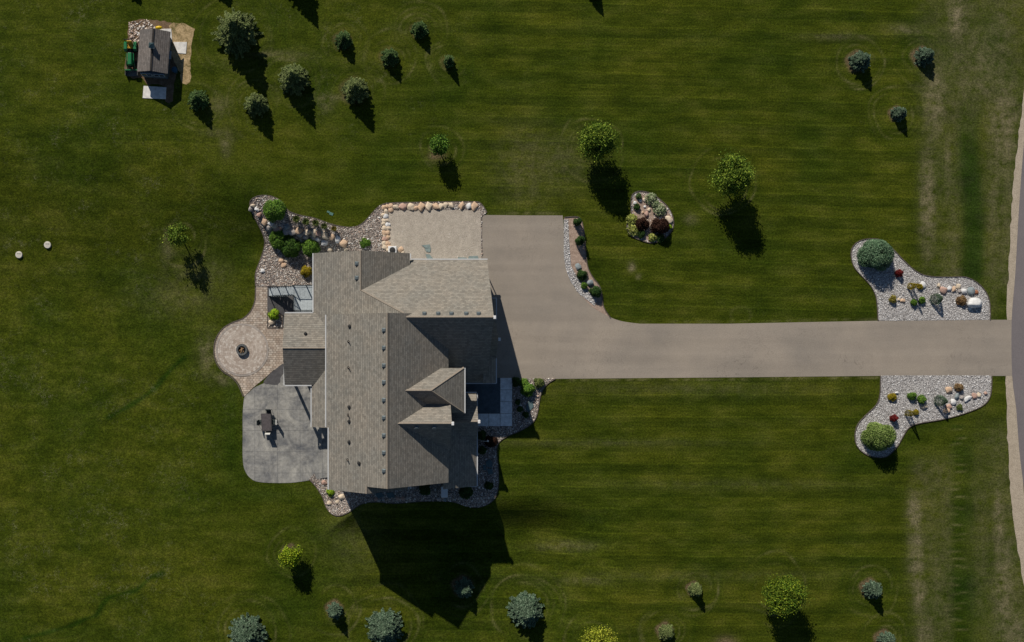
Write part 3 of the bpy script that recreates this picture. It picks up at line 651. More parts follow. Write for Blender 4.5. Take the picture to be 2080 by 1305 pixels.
# ------------------------------------------------------------------ foliage builders
def leafquads(C, D, L, W, up=.5, Nm=None):
    """C centres (n,3), D long directions (n,3), L length, W width -> verts/faces of one quad each"""
    n = len(C); D = D/np.linalg.norm(D, axis=1, keepdims=True)
    R = RNG.normal(size=(n, 3)); R[:, 2] *= up; Sd = np.cross(D, np.cross(R, D)+1e-6) if Nm is None else np.cross(Nm+RNG.normal(0, .45, (n, 3)), D)+1e-6; Sd = Sd/np.linalg.norm(Sd, axis=1, keepdims=True)
    L = np.broadcast_to(L, n)[:, None]; W = np.broadcast_to(W, n)[:, None]
    V = np.stack([C-D*L*.5, C+Sd*W*.5, C+D*L*.5, C-Sd*W*.5], 1).reshape(-1, 3)
    return V, np.arange(4*n).reshape(n, 4)
def spruce(px, py, r, h, kind, label, group='spruces planted across the lawn'):
    R = r/20*1.0; g = G(px, py); big = R > 1.4
    t = thing('spruce', label, 'tree', g, 0, group)
    MB().tube([(g.x, g.y, g.z-.1), (g.x, g.y, g.z+h*.5), (g.x, g.y, g.z+h*.97)], [.045*R+.03, .03*R+.02, .008], 7).build('trunk', M['bark'], t)
    C, D, L = [], [], []
    nl = int(6+h*(3.2 if R > 2.3 else 4.2))
    for i in range(nl):
        f = i/(nl-1); z = h*(.06+.90*f); rad = R*(1-f)**(.85 if R > 1.6 else .68)*RNG.uniform(.92, 1.06)
        if f < .12: rad *= .86+.8*f
        nb = max(4, int((7+5*R)*(1-f)**.5+3)); a0 = RNG.uniform(0, 6.28)
        for k in range(nb):
            a = a0+2*math.pi*k/nb+RNG.uniform(-.18, .18); rb = rad*(RNG.uniform(.55, 1.22) if R > 2.3 else RNG.uniform(.7, 1.14)); m = max(6, int(rb*(36 if big else 52)))
            s = (np.arange(m)+.5)/m; s = s**.8
            zz = z+rb*(.12*s**2-.18*s+.10*math.sin(k))
            bx = np.cos(a)*rb*s; by = np.sin(a)*rb*s
            # side twigs
            for side in (-1, 0, 1):
                wv = (.22*rb*(1-s)+.05)*side*RNG.uniform(.5, 1, m)
                x = bx-np.sin(a)*wv+RNG.normal(0, .02, m); y = by+np.cos(a)*wv+RNG.normal(0, .02, m)
                C.append(np.stack([x, y, zz+RNG.normal(0, .03, m)], 1))
                da = a+side*.7+RNG.normal(0, .25, m)
                D.append(np.stack([np.cos(da), np.sin(da), RNG.uniform(-.25, .35, m)], 1)); L.append(RNG.uniform(.10, .20, m)*(1.25 if big else .95))
    m = 40; C.append(np.stack([RNG.normal(0, .03, m), RNG.normal(0, .03, m), h*RNG.uniform(.88, 1.0, m)], 1)); D.append(np.stack([RNG.normal(0, .5, m), RNG.normal(0, .5, m), np.ones(m)], 1)); L.append(np.full(m, .12))
    C = np.concatenate(C); D = np.concatenate(D); L = np.concatenate(L)
    Nn = np.stack([C[:, 0]*.9/R, C[:, 1]*.9/R, np.full(len(C), .75)], 1); V, F = leafquads(C, D, L, L*.46, .7, Nn); npmesh('crown', V, F, M['lf_'+kind], t)
    return t
def decid(px, py, r, h, kind, label, zc):
    R = r/20; g = G(px, py); t = thing('maple_tree' if kind != 'green' else 'small_tree', label, 'tree', g, 0, 'young leafy trees on the lawn')
    hc = (h-zc); b = MB(); b.tube([(g.x, g.y, g.z-.1), (g.x+.03, g.y, g.z+zc*.5), (g.x, g.y+.03, g.z+zc), (g.x, g.y, g.z+zc+hc*.6)], [.05+.018*R, .045+.012*R, .03, .012], 8)
    sparse = label.startswith('thin'); n = int(16+R*26) if not sparse else 20
    cl = []
    lop = .25*R if 'lopsided' in label else 0
    for i in range(n):
        u = RNG.uniform(-.75, 1); a = RNG.uniform(0, 6.28); q = math.sqrt(max(0, 1-u*u)); rr = RNG.uniform(.5, 1.0)**.6*.9
        q *= (1-.28*u); c = np.array([math.cos(a)*q*R*rr-lop*u, math.sin(a)*q*R*rr, zc+u*hc*.86*rr]); cl.append(c)
        mid = Vector((g.x+c[0]*.4, g.y+c[1]*.4, g.z+zc*.75+(c[2]-zc)*.35)); 
        if i % 2 == 0: b.tube([(g.x, g.y, g.z+max(.3, zc*.62)), mid, (g.x+c[0]*.95, g.y+c[1]*.95, g.z+c[2])], [.022+.01*R, .014+.005*R, .005], 5)
    b.build('trunk', M['bark'], t, True)
    C, D = [], []
    for c in cl:
        k = int((120+60*R)*(.55 if sparse else 1)); s = (.13+.12*R)*RNG.uniform(.75, 1.2)
        C.append(c+RNG.normal(0, 1, (k, 3))*np.array([s, s, s*.7])); D.append(RNG.normal(0, 1, (k, 3))*np.array([1, 1, .6])+c/R*.3)
    C = np.concatenate(C); D = np.concatenate(D); n = len(C)
    V, F = leafquads(C, D, RNG.uniform(.11, .21, n), RNG.uniform(.08, .14, n), 1.0); npmesh('crown', V, F, M['lf_'+kind], t); return t
def shrub(px, py, r, kind, label, h=None, name='shrub', cat='shrub', group='shrubs in the planting beds', ex=1.0, shape='round', zoff=.05):
    R = r/20; h = h or R*1.15; g = G(px, py, zoff)
    A = 4*R*R+2.4*R*h; 
    if shape == 'round':
        n = int(420+A*760); nl = 7+int(R*10)
        lob = RNG.normal(size=(nl, 3)); lob[:, 2] = np.abs(lob[:, 2]); lob /= np.linalg.norm(lob, axis=1, keepdims=True)
        d = RNG.normal(size=(n, 3)); d[:, 2] = np.abs(d[:, 2])*.9; d /= np.linalg.norm(d, axis=1, keepdims=True)
        near = (d@lob.T).max(1); rr = (.70+.34*sst(.78, 1.0, near))*RNG.uniform(.72, 1.05, n)
        C = d*rr[:, None]*np.array([R*ex, R/ex, h*.92]); C[:, 2] += .04; D = np.cross(d, RNG.normal(size=(n, 3)))+d*RNG.uniform(-.2, .9, (n, 1)); s = .06+.05*min(R, 1)
        V, F = leafquads(C, D, RNG.uniform(.8, 1.5, n)*s, RNG.uniform(.5, .9, n)*s, 2, d+np.array([0, 0, .35]))
    elif shape == 'cone':
        n = int(300+A*500); f = RNG.uniform(0, 1, n)**1.3; a = RNG.uniform(0, 6.28, n); rr = R*(1-f)**.7*RNG.uniform(.75, 1.08, n)
        C = np.stack([np.cos(a)*rr, np.sin(a)*rr, .05+f*h*.95], 1); D = np.stack([np.cos(a), np.sin(a), RNG.uniform(-.3, .6, n)], 1)+RNG.normal(0, .3, (n, 3))
        V, F = leafquads(C, D, RNG.uniform(.07, .13, n), .05, 2)
    elif shape == 'spiky':     # spreading juniper: arching sprays
        nb = int(60+R*120); C, D = [], []
        for _ in range(nb):
            a = RNG.uniform(0, 6.28); el = RNG.uniform(.12, 1.25); L = R*RNG.uniform(.75, 1.06); m = 20; s = np.linspace(.35, 1, m)
            hx = L*s*math.cos(el*.75); z = h*(.15+.85*math.sin(el)*s)*RNG.uniform(.9, 1.0)-.12*s*s*h
            C.append(np.stack([math.cos(a)*hx+RNG.normal(0, .045, m), math.sin(a)*hx+RNG.normal(0, .045, m), z+RNG.normal(0, .03, m)], 1))
            aa = a+RNG.normal(0, .6, m); D.append(np.stack([np.cos(aa), np.sin(aa), RNG.uniform(-.1, .9, m)], 1))
        C = np.concatenate(C); D = np.concatenate(D); n = len(C); V, F = leafquads(C, D, RNG.uniform(.11, .2, n), .06, 2)
    elif shape == 'grass':
        n = 620; a = RNG.uniform(0, 6.28, n); L = R*RNG.uniform(.4, 1, n); m = np.stack([np.cos(a)*L*.5, np.sin(a)*L*.5, h*RNG.uniform(.3, .8, n)], 1)
        V, F = leafquads(m, np.stack([np.cos(a)*L, np.sin(a)*L, h*RNG.uniform(.2, .7, n)], 1), L*1.1+.1, .045, 1)
    elif shape == 'hosta':
        n = int(110+R*190); a = RNG.uniform(0, 6.28, n); q = RNG.uniform(0, 1, n)**.6
        C = np.stack([np.cos(a)*q*R*ex, np.sin(a)*q*R/ex, h*(1-.7*q*q)*RNG.uniform(.7, 1, n)], 1); D = np.stack([np.cos(a), np.sin(a), -.3-.3*q], 1)+RNG.normal(0, .25, (n, 3))
        V, F = leafquads(C, D, .2, .14, .25)
        V[:, 2] = np.maximum(V[:, 2], .02)
    o = npmesh(name, V, F, M['lf_'+kind]); o.location = g
    return tag(o, label, cat, group)

for a in SPR: spruce(*a)
for a in OFF: spruce(*a, group='spruces beyond the top edge')
for a in DEC: decid(*a)

# ------------------------------------------------------------------ boulders
def bmesh_rock(seed, flat=.7):
    bm = bmesh.new(); bmesh.ops.create_icosphere(bm, subdivisions=3, radius=1); r = random.Random(seed)
    pl = [(Vector((r.uniform(-1, 1), r.uniform(-1, 1), r.uniform(-.5, 1))).normalized(), r.uniform(.58, .88)) for _ in range(13)]
    for v in bm.verts:
        for n, d in pl:
            e = v.co.dot(n)-d
            if e > 0: v.co -= n*e*.85
        v.co *= 1+.05*math.sin(v.co.x*5+seed)*math.cos(v.co.y*6+seed*2)
        v.co.z *= flat
    me = bpy.data.meshes.new('boulder'); bm.to_mesh(me); bm.free(); me.polygons.foreach_set('use_smooth', [True]*len(me.polygons)); return me
ROCKS = {}
CN = dict(tan='tan', pink='pinkish', grey='grey', white='white', cream='cream', bluegrey='blue-grey', rust='rust red')
def boulder(px, py, r, col, label, group, z=.05, ex=None):
    k = (random.randrange(6), col)
    if k not in ROCKS:
        me = bmesh_rock(k[0]*3+1); me.materials.append(M['b_'+col]); ROCKS[k] = me
    o = bpy.data.objects.new('boulder', ROCKS[k]); COL.objects.link(o); R = r/20*random.uniform(.95, 1.12)
    g = G(px, py, z+R*.16); o.location = g; e = ex or random.uniform(.66, 1.0)
    o.rotation_euler = (random.uniform(-.2, .2), random.uniform(-.2, .2), random.uniform(0, 6.28)); o.scale = (R*1.15, R*1.15*e, R*random.uniform(.66, .85))
    return tag(o, label, 'boulder', group)
ORD = 'first second third fourth fifth sixth seventh eighth ninth tenth eleventh twelfth thirteenth fourteenth fifteenth sixteenth seventeenth eighteenth nineteenth twentieth'.split()
ORD += ['twenty-'+w for w in ORD[:9]]+['thirtieth']
def row(pts, tmpl, group, cols, z=.05):
    for i, p in enumerate(pts):
        x, y = p[0], p[1]; r = p[2] if len(p) > 2 else random.uniform(5.5, 8); c = p[3] if len(p) > 3 else random.choice(cols)
        boulder(x, y, r, c, tmpl.format(ord=ORD[i], col=CN[c]), group, z)
Z4 = lambda L: [(490+a/4.078, 380+b/4.078)+tuple(c) for a, b, *c in L]
row(Z4([(1180,168,5),(1208,160,5.5),(1240,160,6.5,'tan'),(1280,166,6.5,'cream'),(1340,164,8.5,'pink'),(1408,164,8.5,'cream'),(1447,178,6,'tan'),(1492,164,9,'tan'),(1555,160,8.5,'cream'),(1612,160,8.5,'tan'),(1655,160,6,'cream'),(1692,150,6.5,'cream'),(1738,150,7,'cream'),(1825,155,8,'tan'),(1885,160,6.5,'white'),(1932,162,8,'tan')]),
    '{col} boulder, {ord} from the west along the north edge of the gravel pad', 'boulders along the north edge of the gravel pad', ['tan', 'cream'])
row(Z4([(1237,190,6.5,'tan'),(1198,206,6.5,'cream'),(1180,235,5,'cream'),(1198,247,6,'white'),(1177,275,4.5,'cream'),(1207,280,5.5,'cream'),(1182,305,5,'cream'),(1213,312,6.5,'white'),(1188,345,6,'cream'),(1218,346,6,'cream'),(1185,380,6,'tan'),(1213,381,6.5,'tan'),(1188,404,4.5,'cream'),(1216,414,5.5,'tan'),(1192,432,6.5,'pink'),(1184,465,6,'cream'),(1212,467,6,'tan'),(1186,500,6,'cream'),(1222,496,6,'tan'),(1215,524,4.5,'cream'),(1322,517,6.5,'tan'),(1338,545,6,'cream')]),
    '{col} boulder, {ord} from the north along the west edge of the gravel pad', 'boulders along the west edge of the gravel pad', ['tan', 'cream'])
row(Z4([(80,182,6,'grey'),(98,155,5,'cream'),(127,187,6,'white'),(150,228,7,'pink'),(190,290,8,'tan'),(232,338,8,'grey'),(246,306,6,'white'),(278,325,6.5,'cream'),(298,350,8,'pink'),(340,322,6,'grey'),(378,328,7.5,'bluegrey'),(372,368,9,'grey'),(418,368,9,'grey'),(478,360,8.5,'tan'),(492,395,9,'grey'),(546,378,8,'cream'),(540,412,7.5,'grey'),(602,382,7.5,'cream'),(644,384,7,'pink'),(606,425,7,'grey'),(632,436,6,'white'),(690,398,9,'cream'),(752,415,7,'tan'),(692,460,7.5,'white'),(802,438,8.5,'white'),(852,468,8,'tan'),(730,516,7,'cream'),(866,512,6,'cream')]),
    '{col} boulder, {ord} from the west in the retaining row of the north bed', 'boulders of the retaining row in the north bed', ['tan'], .1)
for (x, y, r, c, l) in [(335,612,6,'tan','tan boulder, west one of the trio south of the dark green shrubs'),(376,607,6.5,'cream','cream boulder, east one of the trio south of the dark green shrubs'),(352,652,6,'tan','tan boulder, south one of the trio in the rock bed'),(176,696,5,'white','lone white boulder at the west edge of the rock bed')]:
    boulder(490+x/4.078, 380+y/4.078, r, c, l, 'loose boulders in the north bed')
boulder(553, 655, 8.5, 'cream', 'cream boulder south of the lime green shrub in the small bed', 'boulders near the deck')
row([(1875,579,7,'white'),(1826,609,3.5,'cream'),(1834,611,5,'tan')], '{col} boulder, {ord} from the red shrub in the middle of the upper entrance bed', 'boulders in the upper entrance bed', ['tan'])
row([(1907,581,5.5,'cream'),(1917,590,7.5,'pink'),(1928,587,5.5,'white'),(1938,588,6,'tan'),(1947,583,5.5,'cream'),(1949,591,4.5,'grey'),(1958,592,7,'white'),(1972,592,8,'bluegrey'),(1982,594,5,'rust')],
    '{col} boulder, {ord} from the west in the row across the upper entrance bed', 'boulders in the upper entrance bed', ['tan'])
boulder(1981, 615, 14.5, 'white', 'large angular white boulder at the corner of the upper entrance bed', 'boulders in the upper entrance bed', .1)
boulder(1971, 626, 5, 'white', 'small white stone leaning on the large white boulder', 'boulders in the upper entrance bed')
row([(1923,834,6,'tan'),(1928,826,6,'pink'),(1937,817,7,'white'),(1944,806,6.5,'bluegrey'),(1954,808,5,'grey'),(1963,811,5.5,'white'),(1967,809,6,'white'),(1980,805,7,'pink'),(1989,803,5,'cream'),(2002,799,4.5,'pink')],
    '{col} boulder, {ord} from the west in the row across the lower entrance bed', 'boulders in the lower entrance bed', ['tan'])
boulder(1928, 793, 7.5, 'tan', 'tan boulder beside the orange-brown shrub in the lower entrance bed', 'boulders in the lower entrance bed')
boulder(1877, 827, 7, 'cream', 'oblong cream boulder below the two green shrubs', 'boulders in the lower entrance bed', ex=.55)
boulder(1822, 798, 4, 'white', 'small white stone beside the yellow shrub', 'boulders in the lower entrance bed')
boulder(1359, 446, 9, 'cream', 'largest pale boulder on the east side of the island bed', 'boulders in the island bed')
boulder(1313, 436, 7, 'pink', 'flat pinkish stone in the middle of the island bed', 'boulders in the island bed')
row([(1290,412,4,'white'),(1301,408,3.5,'white'),(1308,406,4,'cream'),(1310,420,3,'white'),(1319,426,4,'cream'),(1342,444,3,'white'),(1347,446,3,'cream'),(1306,432,3,'tan')], '{col} little stone, {ord} on a winding line through the island bed', 'small stones in the island bed', ['white'])
boulder(1174, 542, 7, 'bluegrey', 'blue-grey flat boulder north of the round shrubs by the driveway', 'boulders in the driveway bed')
boulder(1198, 575, 8, 'bluegrey', 'blue-grey boulder between round shrubs by the driveway', 'boulders in the driveway bed', ex=.65)
row([(658,981,6,'pink'),(694,1010,7.5,'cream'),(669,1023,6,'cream'),(685,1021,5.5,'cream'),(764,1014,4,'pink'),(770,1016,5,'grey'),(779,1015,3.5,'grey'),(808,1012,4.5,'pink'),(818,1012,4,'pink'),(828,1012,4,'grey'),(872,1016,3,'grey'),(891,1014,4.5,'grey'),(904,1016,4,'bluegrey')], '{col} boulder, {ord} from the west in the bed along the south wall', 'boulders south of the house', ['pink'])

# ------------------------------------------------------------------ shrubs and plants
SH = [(558,429,23,'green','bright green round shrub at the northwest tip of the rock bed',1.3),
 (570,486,22,'green','green shrub right below the retaining boulders, west one',1.1),(594,503,23,'green2','big darker green shrub in the rock bed, between two brighter ones',1.3),
 (632,503,19,'green','green shrub against the northwest corner of the house',1.1),(622,552,12,'gold','golden yellow shrub beside the deck and the house wall',.8),
 (742,494,11,'green','lone green plant in the rock bed near the ridge of the north gable',.5),
 (557,639,12,'lime','lime green round shrub in the small bed by the deck stair',.9),
 (1047,776,10,'deep','dark shrub at the corner of the front walk and driveway',.9),(1071,791,15,'green','largest green shrub in the front bed',1.0),(1064,778,9,'green','green shrub just above the largest one in the front bed',.7),(1094,777,11,'grass','fine-leaved green shrub at the driveway end of the front bed',.8),
 (1052,817,6,'deep','little dark shrub, north one of three beside the front walk',.5),(1056,830,7,'deep','little dark shrub, middle one of three beside the front walk',.5),(1067,843,7,'deep','little dark shrub, south one of three beside the front walk',.5),
 (978,884,10,'deep','dark green shrub by the front corner under the porch eave',.7),(997,896,13,'maroon','dark red-brown shrub southeast of the porch',1.0),(979,914,9,'deep','dark shrub in shade along the east wall',.8),
 (993,986,9,'deep','low dark green plant near the southeast corner of the bed',.5),(946,999,14,'deep','black-green shrub at the south wall, east one',1.1),(864,994,13,'deep','black-green shrub at the south wall, west one',1.1),(671,1000,9,'lime','lime green plant at the southwest corner of the house',.5),
 (1171,452,8,'deep','dark round shrub at the top of the driveway bed',1.6),(1176,490,9.5,'deep','dark round shrub, second from the top in the driveway bed',1.7),(1182,559,11,'deep','clipped round dark shrub above the blue-grey boulder',.8),(1186,580,7.5,'green','small bright shrub left of the blue-grey boulder',.5),(1208,594,12.5,'deep','largest clipped round shrub at the foot of the driveway bed',.9),
 (1303,456,14,'maroon','dark red shrub in the island bed, west one',1.0),(1339,461,18,'maroon','dark red shrub in the island bed, larger east one',1.3),(1303,477,9,'deep','dark green plant under the west red shrub',.4),(1341,484,9,'deep','dark green plant under the east red shrub',.4),
 (1296,400,7,'spruce','grey-green tuft at the north tip of the island bed',.4),(1293,421,7,'deep','dark green tuft on the west side of the island bed',.4),(1360,462,5,'lime','small bright green plant beside the pale boulder in the island bed',.35),
 (1824,556,8,'red','dark red shrub in the upper entrance bed',.7),(1813,608,8.5,'olive','olive brown shrub at the driveway side of the upper entrance bed',.5),(1854,615,7.5,'green','green ball shrub in the upper entrance bed, west one',.45),(1871,610,7.5,'green','green ball shrub in the upper entrance bed, east one',.45),(1951,611,10.5,'orange','orange-brown shrub in the upper entrance bed',.55),
 (1868,583,6,'gold','low yellow-green clump beside the golden column, upper bed',.35),
 (1814,850,8,'red','dark red shrub in the lower entrance bed',.75),(1811,807,9,'gold','bright yellow shrub in the lower entrance bed',.45),(1851,804,9,'green','green ball shrub in the lower entrance bed, west one',.6),(1870,812,9.5,'green','green ball shrub in the lower entrance bed, east one',.7),(1946,787,9,'orange','orange-brown shrub beside the tan boulder, lower bed',.5),(1859,837,6,'gold','low yellow clump beside the golden column, lower bed',.35),(1949,828,7,'grass','low green clump in the shade of the lower boulder row',.3)]
for (x, y, r, k, l, h) in SH: shrub(x, y, r, k, l, h)
for (x, y, r, k, l, h, s, n) in [(603,447,9,'grass','ornamental grass tuft, first from the west above the retaining boulders',.8,'grass','ornamental_grass'),(622,452,9,'grass','ornamental grass tuft, second from the west above the boulders',.8,'grass','ornamental_grass'),(642,455,9,'grass','ornamental grass tuft, third from the west above the boulders',.8,'grass','ornamental_grass'),(659,461,8,'grass','ornamental grass tuft, fourth from the west above the boulders',.7,'grass','ornamental_grass'),(679,466,7,'olive','dry brown grass tuft, easternmost above the boulders',.7,'grass','ornamental_grass'),
 (1283,447,12,'hosta','yellow-edged hosta on the west side of the island bed, upper one',.45,'hosta','hosta'),(1286,468,13,'hosta','yellow-edged hosta on the west side of the island bed, lower one',.45,'hosta','hosta'),(1325,483,8.5,'hosta','yellow-green hosta at the south end of the island bed',.4,'hosta','hosta'),
 (1322,405,12.5,'varieg','white-edged variegated plant on the northeast of the island bed, upper one',.5,'hosta','variegated_plant'),(1331,416,9,'varieg','white-edged variegated plant, middle one on the northeast of the island bed',.5,'hosta','variegated_plant'),(1339,427,13.5,'varieg','white-edged variegated plant, lower one on the northeast of the island bed',.55,'hosta','variegated_plant'),
 (1773,521,33,'juniper','broad blue-green spreading juniper filling the tip of the upper entrance bed',2.3,'round','juniper'),(1778,884,30,'junigreen','broad yellow-green spreading juniper filling the tip of the lower entrance bed',2.6,'round','juniper'),
 (1899,608,11.5,'blue','dwarf blue spruce in the upper entrance bed',1.3,'cone','dwarf_spruce'),(1907,814,11.5,'blue','dwarf blue spruce in the lower entrance bed',1.5,'cone','dwarf_spruce'),
 (1848,582,6.5,'gold','slim golden conifer in the upper entrance bed',2.1,'cone','columnar_conifer'),(1843,839,6.5,'olive','slim golden-brown conifer in the lower entrance bed',2.0,'cone','columnar_conifer')]:
    shrub(x, y, r, k, l, h, n, n.replace('_', ' ') if len(n) < 14 else 'plant', shape=s)

# ------------------------------------------------------------------ the house
house = thing('house', 'large grey house with taupe shingle roofs and white gutters beside the driveway', 'house', (-12, -4, 0))
WALLB = -2.3
w = MB()
w.prism([(-18.0,WALLB),(-7.25,WALLB),(-7.25,5.9),(-12.63,9.50),(-18.0,5.9)], -15.2, .3)
w.prism([(-17.9,WALLB),(-11.1,WALLB),(-11.1,5.85),(-14.55,8.17),(-17.9,5.92)], -15.85, -15.19)
w.prism([(-19.45,WALLB),(-10.9,WALLB),(-10.9,3.22),(-15.17,5.68),(-19.45,3.22)], .301, 6.2)
w.prism([(5.55,-.5),(-5.75,-.5),(-5.75,2.82),(.13,8.36),(5.55,2.86)], -11.6, -3.15, 'X')
w.box(-7.2, -8.45, -.3, -5.75, -5.0, 6.2)
w.prism([(-12.4,-.4),(-6.9,-.4),(-6.9,5.9),(-9.66,8.8),(-12.4,5.7)], -7.3, -7.0, 'X')
w.prism([(-4.4,-1.5),(-4.4,3.3),(-7.24,5.0),(-7.24,-1.5)], -15.9, -10.4)
w.box(-2.7, 1.9, -.3, -3.14, -5.7, 2.9)
w.prism([(-.1,-.3),(-.1,2.5),(-1.9,4.75),(-3.65,2.5),(-3.65,-.3)], -3.13, -2.45, 'X')
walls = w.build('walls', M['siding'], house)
b = MB(); 
b.box(-2.42,-4.15,-.3,-2.3,-3.6,1.0); b.box(-2.66,-5.75,-.3,-2.55,-5.35,1.0); b.box(-2.66,1.5,-.3,-2.55,1.95,1.0); b.box(-4.36,-15.95,-1.5,-4.28,-10.35,.9); b.box(-5.7,-8.5,-.3,-5.6,-7.9,1.1); b.box(-5.7,-5.5,-.3,-5.6,-4.95,1.1)
b.box(-18.15,-15.9,WALLB,-18.02,-10,-.9); b.box(-18.1,-16.0,WALLB,-11.0,-15.88,-.9)
b.build('stone_base', M['stone'], house)
A = .669
zW = lambda X: 5.8+A*(X+18.46); zE = lambda X: 9.7-.671*(X+12.63); zN = lambda X: 3.2+.572*(X+19.89); zNE = lambda X: 5.9-.572*(X+15.17)
zGN = lambda Y: 8.57-1.015*(Y-.13); zGS = lambda Y: 8.57-.944*(.13-Y)
r_ = MB()
r_.slab([(x, y, zW(x)) for x, y in [(-18.46,.5),(-18.46,-10.26),(-18.22,-10.26),(-18.22,-16.2),(-14.55,-16.2),(-14.55,-15.55),(-12.63,-15.55),(-12.63,.5)]])
r_.slab([(x, y, zE(x)) for x, y in [(-12.63,.5),(-12.63,-15.55),(-6.82,-15.55),(-6.82,.5)]])
zb = zW(-14.55)
r_.slab([(x, y, zb-.67*(x+14.55)) for x, y in [(-14.55,-16.2),(-14.55,-15.0),(-10.7,-15.0),(-10.7,-16.2)]])
main_roof = r_.build('main_roof', M['shingle'], house)
r_ = MB()
r_.slab([(x, y, zN(x)) for x, y in [(-19.89,6.57),(-19.89,-.5),(-17.8,-.5),(-17.8,.31),(-11.0,.31),(-11.15,.5),(-15.17,2.76),(-15.17,6.57)]])
r_.slab([(x, y, zNE(x)) for x, y in [(-15.17,6.57),(-15.17,2.76),(-10.45,2.76),(-10.45,6.57)]])
north_roof = r_.build('north_roof', M['shingle'], house)
r_ = MB()
r_.slab([(x, y, zGN(y)) for x, y in [(-2.8,.13),(-2.8,5.98),(-10.9,5.98),(-15.17,2.76),(-11.15,.5),(-10.9,.13)]])
r_.slab([(x, y, zGS(y)) for x, y in [(-2.8,.13),(-11.4,.13),(-11.4,-6.16),(-2.8,-6.16)]])
garage_roof = r_.build('garage_roof', M['shingle'], house)
r_ = MB()   # strip roof over the garage doors with its small gable
r_.slab([(-1.95,2.14,2.63),(-3.3,2.14,3.5),(-3.3,-6.18,3.5),(-1.95,-6.18,2.63)], .12)
r_.slab([(-1.95,-1.88,5.0),(-1.95,.0,2.6),(-4.6,.0,2.6),(-4.6,-1.88,5.0)], .12); r_.slab([(-1.95,-1.88,5.0),(-4.6,-1.88,5.0),(-4.6,-3.72,2.6),(-1.95,-3.72,2.6)], .12)
front_roof = r_.build('garage_front_roof', M['shingle'], house)
r_ = MB()
r_.slab([(-12.3,-6.65,8.57),(-8.59,-6.65,8.57),(-5.36,-4.62,6.3),(-12.3,-4.62,6.3)], .13)
r_.slab([(-12.3,-6.65,8.57),(-12.3,-8.87,6.3),(-5.36,-8.87,6.3),(-8.59,-6.65,8.57)], .13)
r_.slab([(-8.59,-6.65,8.57),(-5.36,-8.87,6.3),(-5.36,-4.62,6.3)], .13)
hip_roof = r_.build('hipped_dormer_roof', M['shingle'], house)
zG1 = lambda Y: 9.05-1.15*abs(Y+9.66)
r_ = MB()
r_.slab([(-12.2,-9.66,9.05),(-6.71,-9.66,9.05),(-6.71,-7.3,zG1(-7.3)),(-12.2,-7.3,zG1(-7.3))], .13)
r_.slab([(-12.2,-9.66,9.05),(-12.2,-12.55,zG1(-12.55)),(-6.71,-12.55,zG1(-12.55)),(-6.71,-9.66,9.05)], .13)
gable_roof = r_.build('gabled_dormer_roof', M['shingle'], house)
r_ = MB()
zS = lambda X: 3.3+.6*(-3.91-X)
r_.slab([(x, y, zS(x)) for x, y in [(-3.91,-9.8),(-3.91,-16.27),(-7.3,-16.27),(-7.3,-9.8)]], .12)
r_.slab([(-3.93,-9.79,5.3),(-3.93,-7.15,3.3),(-7.3,-7.15,3.3),(-7.3,-9.79,5.3)], .12); r_.slab([(-3.93,-9.79,5.3),(-7.3,-9.79,5.3),(-7.3,-12.43,3.3),(-3.93,-12.43,3.3)], .12)
porch_roof = r_.build('porch_roof', M['shingle'], house)
zPN = lambda Y: 4.9-.46*abs(Y+2.75)
r_ = MB()
r_.slab([(-22.74,-2.75,4.9),(-17.9,-2.75,4.9),(-17.9,.67,zPN(.67)),(-22.74,.67,zPN(.67))]); r_.slab([(-22.74,-2.75,4.9),(-22.74,-6.34,zPN(-6.34)),(-17.9,-6.34,zPN(-6.34)),(-17.9,-2.75,4.9)])
zSW = lambda X: 3.1+.6*(X+20.08)
r_.slab([(x, y, zSW(x)) for x, y in [(-20.08,-4.2),(-20.08,-10.49),(-17.95,-10.49),(-17.95,-4.2)]])
patio_roof = r_.build('patio_roof', M['shingle'], house)
# ridge and hip caps
def cap(parent, a, c, wd=.15):
    a, c = Vector(a), Vector(c); d = (c-a).normalized(); s = Vector((d.y, -d.x, 0)).normalized()*wd; u = Vector((0, 0, .05))
    b_ = MB(); b_.add([a-s-u*2, a+u, a+s-u*2, c-s-u*2, c+u, c+s-u*2], [(0,1,4,3),(1,2,5,4),(0,3,5,2),(0,2,1),(3,4,5)]); b_.build('ridge_cap', M['cap'], parent)
cap(main_roof, (-12.63,.5,9.7), (-12.63,-15.55,9.7)); cap(main_roof, (-14.55,-15.5,zb), (-14.55,-16.2,zb)); cap(north_roof, (-15.17,6.57,5.9), (-15.17,2.76,5.9)); cap(north_roof, (-15.17,2.76,5.9), (-11.15,.5,8.2))
cap(garage_roof, (-10.9,.13,8.57), (-2.8,.13,8.57)); cap(hip_roof, (-11,-6.65,8.57), (-8.59,-6.65,8.57)); cap(hip_roof, (-8.59,-6.65,8.57), (-5.36,-4.62,6.3)); cap(hip_roof, (-8.59,-6.65,8.57), (-5.36,-8.87,6.3))
cap(gable_roof, (-11.7,-9.66,9.05), (-6.71,-9.66,9.05)); cap(porch_roof, (-7.2,-9.79,5.3), (-3.93,-9.79,5.3)); cap(patio_roof, (-22.74,-2.75,4.9), (-18.0,-2.75,4.9)); cap(front_roof, (-4.5,-1.88,5.0), (-1.95,-1.88,5.0))
